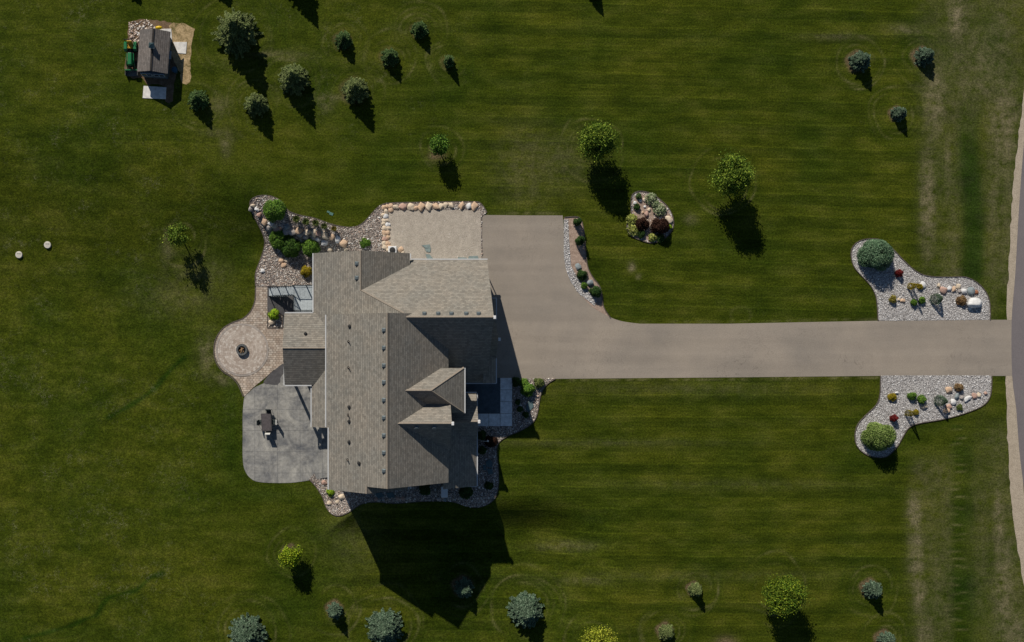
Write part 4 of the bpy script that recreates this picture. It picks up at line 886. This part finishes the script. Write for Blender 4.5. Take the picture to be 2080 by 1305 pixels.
# gutters
def gutter(x0, y0, x1, y1, z, parent=house):
    g_ = MB(); 
    if x0 == x1: g_.box(x0-.05, y0, z-.13, x0+.05, y1, z+.01)
    else: g_.box(x0, y0-.05, z-.13, x1, y0+.05, z+.01)
    return g_.build('gutter', M['gutter'], parent)
for q in [(-18.53,.45,-18.53,-10.26,5.78),(-18.29,-10.3,-18.29,-16.2,5.92),(-10.63,-15.6,-10.63,-16.2,5.78),(-19.96,6.57,-19.96,.75,3.18),(-10.38,6.55,-10.38,6.05,3.16),(-10.4,6.05,-2.75,6.05,2.6),(-22.7,.74,-19.98,.74,3.3),(-22.7,-6.41,-20.1,-6.41,3.22),(-20.15,-6.5,-20.15,-10.49,3.05),(-3.84,-7.15,-3.84,-16.27,3.28),(-5.4,-7.08,-3.9,-7.08,3.28),(-7,-16.3,-3.9,-16.3,3.28),(-1.88,2.14,-1.88,.05,2.6),(-1.88,-3.75,-1.88,-6.2,2.6),(-5.3,-6.23,-1.88,-6.23,2.6),(-5.29,-4.6,-5.29,-8.9,6.26),(-2.9,2.2,-1.88,2.2,2.6),(-22.79,-4.5,-22.79,-6.4,3.22)]: gutter(*q)
# white ornaments at the gable peaks
for (x, y, z) in [(-2.72,.13,8.5),(-1.87,-1.88,4.93),(-6.63,-9.66,8.98),(-3.85,-9.79,5.23)]:
    b = MB().box(x-.12, y-.16, z-.3, x+.12, y+.16, z+.12); b.box(x-.10, y-.06, z-.8, x+.02, y+.06, z-.3); b.build('gable_ornament', M['white'], house, bevel=.03)
# vents
def onp(px, py, f):
    z = 6.0
    for _ in range(20):
        p = P(px, py, z); z = .5*z+.5*f(p.x, p.y)
    return P(px, py, z)
def boxvent(px, py, f, parent, flip=False):
    p = onp(px, py, f); b_ = MB(); s = .17
    b_.box(p.x-s, p.y-s, p.z-.12, p.x+s, p.y+s, p.z+.08); b_.add([(p.x-s-.03,p.y-s-.03,p.z+.08),(p.x+s+.03,p.y-s-.03,p.z+.08),(p.x+s+.03,p.y+s+.03,p.z+.08),(p.x-s-.03,p.y+s+.03,p.z+.08),(p.x-s*.6,p.y-s*.6,p.z+.16),(p.x+s*.6,p.y-s*.6,p.z+.16),(p.x+s*.6,p.y+s*.6,p.z+.16),(p.x-s*.6,p.y+s*.6,p.z+.16)], [(3,2,1,0),(4,5,6,7),(0,1,5,4),(1,2,6,5),(2,3,7,6),(3,0,4,7)])
    b_.build('box_vent', M['vent'], parent)
fW = lambda X, Y: zW(X); fN = lambda X, Y: zN(X); fGN = lambda X, Y: zGN(Y); fG1 = lambda X, Y: zG1(Y); fP = lambda X, Y: zPN(Y)
for y in (671,707,743,777,813,849,885,920,957): boxvent(780, y, fW, main_roof)
for y in (536,565): boxvent(725, y, fN, north_roof)
for x in (862,890,917,947,972): boxvent(x, 638, fGN, garage_roof)
for x in (846,882): boxvent(x, 867.5, fG1, gable_roof)
for (x, y, par, f) in [(710,663,main_roof,fW),(709,827,main_roof,fW),(709,856,main_roof,fW),(709,898,main_roof,fW),(729,941,main_roof,fW),(620.5,678,patio_roof,fP)]:
    p = onp(x, y, f); MB().lathe([(.16,-.1),(.16,.1),(.13,.18),(.05,.2)], 14, p).build('round_vent', M['ventdark'], par)
for (x, y) in [(708,694),(708,747),(707,843),(706,934)]:
    p = onp(x, y, fW); o = MB().lathe([(.05,-.1),(.05,.42)], 10, p).build('vent_pipe', M['pipe'], main_roof); MB().lathe([(.13,-.12),(.13,.03),(.07,.10)], 12, p).build('pipe_boot', M['ventdark'], main_roof)
# soffits, posts
MB().box(-22.4,-6.1,2.95,-18.02,.4,3.02).build('patio_ceiling', M['soffit'], house) if False else None
for (x, y) in [(-22.45,.35),(-22.45,-6.0),(-20.15,.35),(-21.1,-5.95),(-19.8,-10.2)]:
    MB().box(x-.12, y-.12, -2.1, x+.12, y+.12, 3.05).build('post', M['white'], house, bevel=.01)
MB().box(-19.95,-10.35,-2.1,-18.02,-10.2,3.15).box(-19.95,-10.2,-2.1,-19.8,-8.3,3.15).build('added_shadow_wall', M['siding'], house)  # added walls, closing the porch corner so its shadow on the patio falls solid
b = MB().box(-22.55,.25,2.85,-19.4,.45,3.08); b.box(-22.55,-6.1,2.8,-19.9,-5.9,3.0); b.box(-22.55,-6.1,2.82,-22.35,.45,3.03); b.build('porch_beam', M['white'], house)
for (x, y) in [(-4.25,-7.5),(-4.25,-10.1)]: MB().box(x-.12, y-.12, 0, x+.12, y+.12, 3.2).build('post', M['white'], house, bevel=.01)
# openings (parts > frame with panes)
def window(axis, a, c0, c1, z0, z1, out, nx=2, ny=2):
    """axis 'X': wall at x=a spanning y c0..c1; axis 'Y': wall at y=a spanning x c0..c1; out=+1/-1"""
    f = MB(); t = .08; d0, d1 = a, a+.06*out
    def bb(u0, v0, u1, v1, e0, e1, mb):
        if axis == 'X': mb.box(e0, u0, v0, e1, u1, v1)
        else: mb.box(u0, e0, v0, u1, e1, v1)
    bb(c0-t, z0-t, c1+t, z0, d0, d1, f); bb(c0-t, z1, c1+t, z1+t, d0, d1, f); bb(c0-t, z0, c0, z1, d0, d1, f); bb(c1, z0, c1+t, z1, d0, d1, f)
    for i in range(1, nx): u = c0+(c1-c0)*i/nx; bb(u-.03, z0, u+.03, z1, d0, a+.045*out, f)
    for i in range(1, ny): v = z0+(z1-z0)*i/ny; bb(c0, v-.03, c1, v+.03, d0, a+.04*out, f)
    fo = f.build('window', M['white'], house); g_ = MB(); bb(c0, z0, c1, z1, a+.004*out, a+.02*out, g_); g_.build('pane', M['glass'], fo)
for c0, c1 in [(-14.2,-12.6),(-10.4,-8.8)]: window('Y', -15.2 if c0 > -11.1 else -15.85, c0, c1, 1.0, 2.6, -1)
window('Y', -15.85, -17.0, -15.2, 1.0, 2.6, -1); window('Y', -15.85, -16, -13, -1.4, -.1, -1, 3, 1); window('Y', -15.85, -15.2, -13.8, 4.2, 5.8, -1)
for c0, c1 in [(-14.6,-12.8),(-12.2,-10.9),(-9.6,-7.8)]: window('X', -18.0, c0, c1, 3.6, 5.0, -1)
for c0, c1 in [(-14.8,-12.4),(-9.8,-7.2)]: window('X', -18.0, c0, c1, -1.7, .3, -1, 3, 1)
window('Y', 6.2, -17.9, -16.4, 1.0, 2.5, 1); window('Y', 6.2, -14, -12.5, 1.0, 2.5, 1); window('Y', 5.55, -8.6, -7.2, 1.1, 2.3, 1); window('Y', 5.55, -5.6, -4.2, 1.1, 2.3, 1)
window('X', -5.75, -7.6, -5.8, 3.7, 5.6, 1, 2, 3); window('X', -7.0, -10.5, -8.9, 5.4, 6.9, 1); window('X', -4.4, -15.2, -13.2, .8, 2.5, 1); window('X', -4.4, -12.6, -11.2, .8, 2.5, 1); window('X', -3.15, -.6, .9, 4.9, 6.2, 1)
for c0, c1 in [(-5.2,-3.9),(-3.2,-.5),(-.2+.4,1.7)]:
    a = -2.45 if c0 == -3.2 else -2.7
    g_ = MB()
    for i in range(4): g_.box(a, c0+.02, .1+i*.56, a+.05, c1-.02, .62+i*.56)
    gd = g_.build('garage_door', M['door'], house, bevel=.01)
    MB().box(a+.05, c0+.3, 1.9, a+.07, c1-.3, 2.2).build('pane', M['glass'], gd)
fd = MB().box(-7.0,-9.2,.12,-6.93,-8.2,2.3).build('front_door', M['wooddoor'], house); MB().box(-6.93,-8.4,1.0,-6.86,-8.34,1.3).build('handle', M['vent'], fd)
fd = MB().box(-18.0,-5.6,-1.9,-18.06,-3.6,.25).build('patio_door', M['white'], house); MB().box(-18.06,-5.4,-1.8,-18.08,-3.8,.15).build('pane', M['glass'], fd)
for (x, y, z0, z1) in [(-19.9,6.2,-1.9,3.1),(-3.0,5.75,0,2.5),(-18.07,-15.6,-1.8,5.7),(-4.2,-16.0,-.5,3.2)]:
    MB().box(x-.04, y-.04, z0, x+.04, y+.04, z1).build('downspout', M['gutter'], house)

# ------------------------------------------------------------------ deck and stair west of the house
M['decking'] = mat_stamped('grey_decking', (.40, .45, .47), (.50, .55, .57), False)
M['iron'] = plain('black_iron', (.02, .025, .03), .4, .2, 5)
deck = thing('deck_stair', 'pale grey deck landing and stair with black iron railings at the northwest of the house', 'deck stair', G(590, 600))
px0, px1 = -24.9, -22.15      # stair run
sy0, sy1 = 2.55, 3.52
b = MB(); ns = 11; LZ = .12
for i in range(ns):
    x0 = px0+(px1-px0)*i/ns; x1 = px0+(px1-px0)*(i+1)/ns+.03; z = -1.95+(LZ+1.95)*(i+1)/ns
    b.box(x0, sy0, z-.05, x1, sy1, z)
b.build('stair_treads', M['decking'], deck)
b = MB()
for yy in (sy0, sy1-.06): b.prism([(px0,-2.1),(px0,-1.85),(px1,LZ-.06),(px1,LZ-.36),(px0+.45,-2.1)], yy, yy+.06)
b.build('stringer', M['siding'], deck)
b = MB(); n = 15
for i in range(n):
    x = px1+(-19.45-px1)*i/n; b.box(x+.004, .98, LZ-.04, x+((-19.45-px1)/n)-.004, sy1+.1, LZ)
b.build('landing_boards', M['decking'], deck)
b = MB(); b.box(px1, 1.0, -2.1, px1+.1, sy1, LZ-.05); b.box(px1, 1.0, -2.1, -19.45, 1.1, LZ-.05); b.build('landing_wall', M['siding'], deck)
def railing(p, q, z0, z1, parent, n=None):
    p, q = Vector((*p, z0)), Vector((*q, z1)); L = (q-p).length; up = Vector((0, 0, 1)); b_ = MB()
    b_.tube([p+up*1.0, q+up*1.0], .035, 6); b_.tube([p+up*.1, q+up*.1], .02, 6); k = int(L/.13)
    for i in range(1, k): c = p+(q-p)*i/k; b_.tube([c+up*.1, c+up*1.0], .011, 5)
    r = b_.build('railing', M['iron'], parent)
    m = max(1, round(L/1.25))
    for i in range(m+1): c = p+(q-p)*i/m; MB().box(c.x-.04, c.y-.04, c.z-.02, c.x+.04, c.y+.04, c.z+1.06).build('rail_post', M['iron'], r)
railing((px0+.05,sy0+.03), (px1,sy0+.03), -1.87, LZ, deck); railing((px0+.05,sy1-.03), (px1,sy1-.03), -1.87, LZ, deck); railing((px1,sy1+.05), (-19.6,sy1+.05), LZ, LZ, deck); railing((px1+.05,sy0), (px1+.05,1.05), LZ, LZ, deck); railing((px1+.05,1.05), (-20.3,1.05), LZ, LZ, deck)

# ------------------------------------------------------------------ patio table and chairs
tw = plain('dark_table', (.075, .068, .07), .6, .2, 4); cu = plain('light_cushion', (.62, .62, .58), .8, .05, 9); fr = plain('chair_frame', (.03, .03, .03), .5, .1, 9); sg = plain('seat_sling', (.045, .055, .055), .8, .2, 9)
g = G(543, 857); tb = thing('patio_table', 'dark rectangular patio table in the middle of the grey patio', 'table', g, math.radians(3))
def loc(parent, mb, name, mat, **k):
    o = mb.build(name, mat, None, **k); o.parent = parent; return o
b = MB(); b.box(-.52,-.92,.70,.52,.92,.74); loc(tb, b, 'tabletop', tw, bevel=.02)
b = MB(); b.box(-.42,-.82,.741,.42,.82,.752); loc(tb, b, 'table_inset', plain('table_inset', (.10, .088, .09), .5, .25, 6), bevel=.004)
for sx in (-1, 1):
    for sy in (-1, 1): loc(tb, MB().tube([(sx*.44,sy*.82,.02),(sx*.42,sy*.8,.70)], .03, 8), 'leg', fr)
def chair(px, py, rz, cush, label):
    g = G(px, py, .024); t = thing('patio_chair', label, 'chair', g, rz, 'chairs round the patio table')
    loc(t, MB().box(-.25,-.25,.38,.25,.25,.43), 'seat', cu if cush == 2 else sg, bevel=.02)
    loc(t, MB().add([(-.26,-.25,.43),(.26,-.25,.43),(.26,-.40,1.02),(-.26,-.40,1.02),(-.26,-.20,.43),(.26,-.20,.43),(.26,-.33,1.03),(-.26,-.33,1.03)], [(0,1,2,3),(7,6,5,4),(0,4,5,1),(1,5,6,2),(2,6,7,3),(3,7,4,0)]), 'backrest', cu if cush else sg, bevel=.01)
    for sx in (-1, 1):
        loc(t, MB().tube([(sx*.28,-.3,.62),(sx*.30,.0,.64),(sx*.29,.24,.60),(sx*.27,.26,.02)], .018, 6), 'armrest', fr)
        loc(t, MB().tube([(sx*.26,-.25,.43),(sx*.27,-.34,.0)], .018, 6), 'leg', fr)
    return t
chair(546.5, 838, math.radians(180), 0, 'black patio chair at the north end of the table'); chair(545.5, 874, 0, 1, 'patio chair with a white back at the south end of the table')
chair(556.5, 857, math.radians(90), 1, 'patio chair with a pale back on the east side of the table'); chair(531.5, 858, math.radians(-90), 0, 'dark patio chair pushed out on the west side of the table')

# ------------------------------------------------------------------ shed
sx_, sy_ = -35.98, 26.85
shed = thing('shed', 'small grey-roofed garden shed with a cupola in the upper left lawn', 'shed', (sx_, sy_, 0))
dk = plain('shed_wall', (.10, .13, .15), .7, .15, 4); dw = plain('shed_trim', (.30, .36, .40), .6, .1, 4)
loc(shed, MB().prism([(-1.3,0),(1.3,0),(1.3,1.68),(0,2.15),(-1.3,1.68)], -1.85, 1.85), 'walls', dk)
rr = MB(); rr.slab([(-1.53,-2.1,1.62),(0,-2.1,2.3),(0,2.1,2.3),(-1.53,2.1,1.62)], .08); rr.slab([(1.53,-2.1,1.62),(1.53,2.1,1.62),(0,2.1,2.3),(0,-2.1,2.3)], .08); sr = loc(shed, rr, 'roof', M['shed_shingle'])
loc(sr, MB().box(-.09,-2.1,2.26,.09,2.1,2.325), 'ridge_cap', M['shed_shingle'])
c = loc(shed, MB().box(-.2,.1,2.1,.2,.5,2.65), 'cupola', M['white'], bevel=.01)
loc(c, MB().add([(-.27,.03,2.65),(.27,.03,2.65),(.27,.57,2.65),(-.27,.57,2.65),(0,.3,2.95)], [(0,1,4),(1,2,4),(2,3,4),(3,0,4),(3,2,1,0)]), 'cupola_roof', plain('cupola_metal', (.07, .12, .14), .35, .2, 5, .5))
for x in (-.62, .62):
    f = loc(shed, MB().box(x-.56,-2.3,.95,x+.56,-2.24,1.03).box(x-.56,-2.26,1.5,x+.56,-2.2,1.58).box(x-.56,-2.28,1.03,x-.48,-2.22,1.5).box(x+.48,-2.28,1.03,x+.56,-2.22,1.5).box(x-.03,-2.28,1.03,x+.03,-2.22,1.5), 'window', dw); loc(f, MB().box(x-.48,-2.255,1.03,x+.48,-2.235,1.5), 'pane', M['glass'])
    d_ = loc(shed, MB().box(x-.62,-2.2,.05,x+.62,-1.85,1.6), 'door', dk, bevel=.01)
f = loc(shed, MB().box(1.3,-.4,.8,1.58,.4,.86).box(1.3,-.4,1.45,1.38,.4,1.52).box(1.3,-.4,.86,1.38,-.32,1.45).box(1.3,.32,.86,1.38,.4,1.45), 'window', dw); loc(f, MB().box(1.3,-.32,.86,1.32,.32,1.45), 'pane', M['glass'])
shed.rotation_euler.z = math.radians(-4)
for (pp, nm, l) in [([(292,175),(338,178),(337,202),(290,200)],'concrete_slab','concrete slab in front of the shed doors'),([(352,86),(380,86),(378,110),(362,109)],'concrete_slab','small concrete slab east of the shed'),([(306,60),(348,59),(350,85),(310,85)],'concrete_slab','concrete strip showing behind the north end of the shed')]:
    W_ = [G(*q) for q in pp]; b = MB().slab([(v.x, v.y, .07) for v in W_], .15); o = b.build(nm, M['slab'], bevel=.01); recenter(o, W_[0]); tag(o, l, 'slab')
g = G(325, 62); b = MB(); 
bm_pts = [(-.36,0,.25),(-.22,0,.32),(0,0,.34),(.22,0,.32),(.36,0,.25)]
o = b.tube([(g.x+x, g.y+y+.1, z+.15) for x, y, z in bm_pts], [.05,.15,.19,.15,.05], 10).build('plastic_tub', plain('yellow_plastic', (.75, .50, .02), .4, .05, 4), smooth=True); recenter(o, (g.x, g.y, 0)); tag(o, 'yellow plastic tub lying behind the north end of the shed', 'tub')
o = MB().lathe([(.22,0),(.27,.55),(.29,.58),(.29,.62),(.02,.66)], 18, G(357, 145)).build('bin', plain('blue_plastic', (.03, .10, .16), .5, .1, 4)); recenter(o, G(357, 145)); tag(o, 'dark blue bin in the shade east of the shed', 'bin')

# ------------------------------------------------------------------ tractor
gr = plain('green_paint', (.01, .16, .05), .35, .08, 4, 0, .5); ye = plain('yellow_seat', (.62, .36, .03), .5, .08, 5); ru = plain('tyre_rubber', (.018, .018, .018), .85, .2, 8); st = plain('bucket_steel', (.16, .16, .15), .5, .3, 6, .3)
g = P(266, 113, .6); tr = thing('tractor', 'green compact tractor with yellow seat and front loader bucket west of the shed', 'tractor', (g.x, g.y, 0))
loc(tr, MB().prism([(-.25,.55),(.25,.55),(.25,1.0),(.16,1.12),(-.16,1.12),(-.25,1.0)], -1.05, .15), 'hood', gr, bevel=.05)
loc(tr, MB().box(-.3,.15,.35,.3,1.15,.62).box(-.18,-1.1,.3,.18,.15,.55), 'chassis', ru)
loc(tr, MB().box(-.27,.62,.75,.27,1.12,.88).add([(-.27,1.05,.88),(.27,1.05,.88),(.24,1.2,1.3),(-.24,1.2,1.3),(-.27,1.17,.88),(.27,1.17,.88),(.24,1.3,1.3),(-.24,1.3,1.3)], [(0,1,2,3),(7,6,5,4),(0,4,5,1),(1,5,6,2),(2,6,7,3),(3,7,4,0)]), 'seat', ye, bevel=.04)
wh = MB()
for sx in (-1, 1):
    def whl(x, y, r, wd, nm):
        m_ = MB(); n = 22
        m_.lathe([(r*.55,-wd/2),(r*.95,-wd/2),(r,-wd*.3),(r,wd*.3),(r*.95,wd/2),(r*.55,wd/2)], n); m_.v = [(z+x, a_+y, b_+r) for a_, b_, z in m_.v]
        w_ = loc(tr, m_, nm, ru, smooth=False); h_ = MB(); h_.lathe([(r*.55,-wd*.4),(r*.5,wd*.4),(.05,wd*.42)], n); h_.v = [(z+x, a_+y, b_+r) for a_, b_, z in h_.v]; loc(w_, h_, 'rim', ye)
    whl(sx*.48, .85, .45, .28, 'rear_wheel'); whl(sx*.42, -.75, .28, .2, 'front_wheel')
    loc(tr, MB().prism([(.35,.75),(.55,.98),(1.15,.98),(1.35,.75),(1.3,.72),(1.1,.92),(.6,.92),(.4,.72)], sx*.33, sx*.62, 'X'), 'fender', gr)
    loc(tr, MB().tube([(sx*.36,.1,.95),(sx*.36,-.6,.95),(sx*.38,-1.2,.55),(sx*.36,-1.45,.3)], .045, 6), 'loader_arm', gr)
b = MB(); b.add([(-.62,-1.45,.55),(.62,-1.45,.55),(.62,-1.42,.1),(-.62,-1.42,.1),(.62,-1.95,.05),(-.62,-1.95,.05),(-.62,-1.5,.58),(.62,-1.5,.58),(.62,-1.47,.13),(-.62,-1.47,.13),(.62,-1.95,.08),(-.62,-1.95,.08)],
  [(0,1,2,3),(3,2,4,5),(6,9,8,7),(9,11,10,8),(0,6,7,1),(5,4,10,11)]); b.box(-.63,-1.95,.05,-.6,-1.45,.5); b.box(.6,-1.95,.05,.63,-1.45,.5); bk = loc(tr, b, 'bucket', st)
loc(bk, MB().box(-.64,-1.5,.54,.64,-1.4,.62), 'bucket_lip', gr)
loc(tr, MB().tube([(0,.18,.95),(0,.32,1.18)], .02, 6), 'steering_column', ru); m_ = MB(); 
for k in range(16):
    a0, a1 = 2*math.pi*k/16, 2*math.pi*(k+1)/16; m_.tube([(.17*math.cos(a0),.34+.15*math.sin(a0),1.2+.06*math.sin(a0)),(.17*math.cos(a1),.34+.15*math.sin(a1),1.2+.06*math.sin(a1))], .014, 5)
loc(tr, m_, 'steering_wheel', ru)
for x in (-.38, .38): loc(tr, MB().tube([(x,1.2,.6),(x,1.25,1.75)], .03, 6), 'roll_bar', ru)
loc(tr, MB().box(-.42,1.22,1.72,.42,1.28,1.78), 'roll_bar_top', ru)

# ------------------------------------------------------------------ small things
for (x, y, l) in [(39,518,'white round septic lid, the western one in the left lawn'),(97,498,'white round septic lid, the eastern one in the left lawn')]:
    g = G(x, y); t = thing('septic_lid', l, 'lid', g, 0, 'septic lids in the left lawn')
    loc(t, MB().lathe([(.36,-.1),(.36,.10),(.34,.13),(.02,.15)], 28), 'lid', plain('lid_plastic', (.62, .58, .50), .6, .08, 5), bevel=.008)
    loc(t, MB().box(-.18,.08,.13,.2,.12,.165), 'handle', M['vent']); 
g = G(797, 510, .08); ac = thing('air_conditioner', 'white air conditioner box with black fan beside the north wall', 'air conditioner', g)
loc(ac, MB().box(-.42,-.4,0,.42,.4,.8), 'housing', M['white'], bevel=.04); loc(ac, MB().lathe([(.3,.8),(.3,.84),(.27,.85),(.03,.88)], 22), 'fan_grille', M['ventdark'])
g = G(902, 998, .05); gen = thing('generator', 'white box generator standing on the rock bed at the south wall', 'generator', g)
loc(gen, MB().box(-.32,-.52,0,.32,.52,.72), 'housing', M['white'], bevel=.06); loc(gen, MB().box(-.34,-.54,.66,.34,.54,.78), 'lid', M['white'], bevel=.05)
b = MB(); g = G(982, 893); b.tube([(g.x-.35,g.y,.05),(g.x-.35,g.y,1.6),(g.x-.2,g.y,1.8),(g.x+.1,g.y,1.82),(g.x+.28,g.y,1.7)], .02, 6)
hk = thing('lantern_hook', 'thin shepherd hook with a white lantern in the bed by the porch', 'garden light', (g.x-.35, g.y, 0)); b.build('hook', M['white'], hk); MB().lathe([(.04,.25),(.09,.2),(.09,0),(.03,-.03)], 10, (g.x+.28,g.y,1.42)).build('lantern', M['white'], hk)
for i, (x, y, s, l) in enumerate([(667,431,.14,'small green sprinkler box, west one in the lawn above the rock bed'),(673,435,.2,'small green sprinkler box, east one in the lawn above the rock bed')]):
    g = G(x, y); t = MB().box(-s, -s*.7, -.05, s, s*.7, .05).build('valve_box', plain('valve_green', (.09, .19, .16), .6, .1, 5), bevel=.02); t.location = g; t.rotation_euler.z = -.35; tag(t, l, 'valve box', 'sprinkler boxes')
def flag(pts, label, mat='flag', dz=.08, t=.05):
    W_ = [G(*q) for q in pts]; b = MB().slab([(v.x, v.y, v.z+dz+t) for v in W_], t+.03); o = b.build('flagstone', M[mat], bevel=.012); recenter(o, W_[0]); return tag(o, label, 'flagstone', 'flagstones')
flag([(856,499),(873,497),(875,505),(863,504)], 'greenish flagstone on the gravel pad, northernmost'); flag([(862,505),(875,505),(874,513),(866,512)], 'greenish flagstone on the gravel pad, just below the northernmost')
flag([(864,517),(872,517),(880,526),(868,528)], 'greenish flagstone on the gravel pad against the garage wall, west one'); flag([(930,523),(948,524),(948,529),(930,529)], 'long greenish flagstone at the garage wall, middle one'); flag([(952,521),(970,520),(972,525),(966,529),(950,529)], 'greenish flagstone at the garage wall, east one')
for pts, l in [([(1069,822),(1076,812),(1082,816),(1084,826),(1074,838),(1068,832)],'large dark slate stone in the front bed beside the lawn'),([(986,938),(994,932),(1001,940),(999,950),(988,948)],'dark slate stone in the shaded east bed, north one'),([(988,952),(999,952),(1002,962),(992,964)],'dark slate stone in the shaded east bed, south one'),([(980,945),(986,944),(988,955),(982,956)],'dark slate stone in the shaded east bed, west one'),
  ([(760,1003),(775,1000),(782,1008),(768,1012)],'dark slate stone along the south wall, west one'),([(784,1001),(798,1000),(802,1010),(788,1012)],'dark slate stone along the south wall, middle one'),([(762,1014),(772,1013),(778,1018),(766,1019)],'dark slate stone along the south wall, lowest one')]:
    flag(pts, l, 'flagdark', .07)
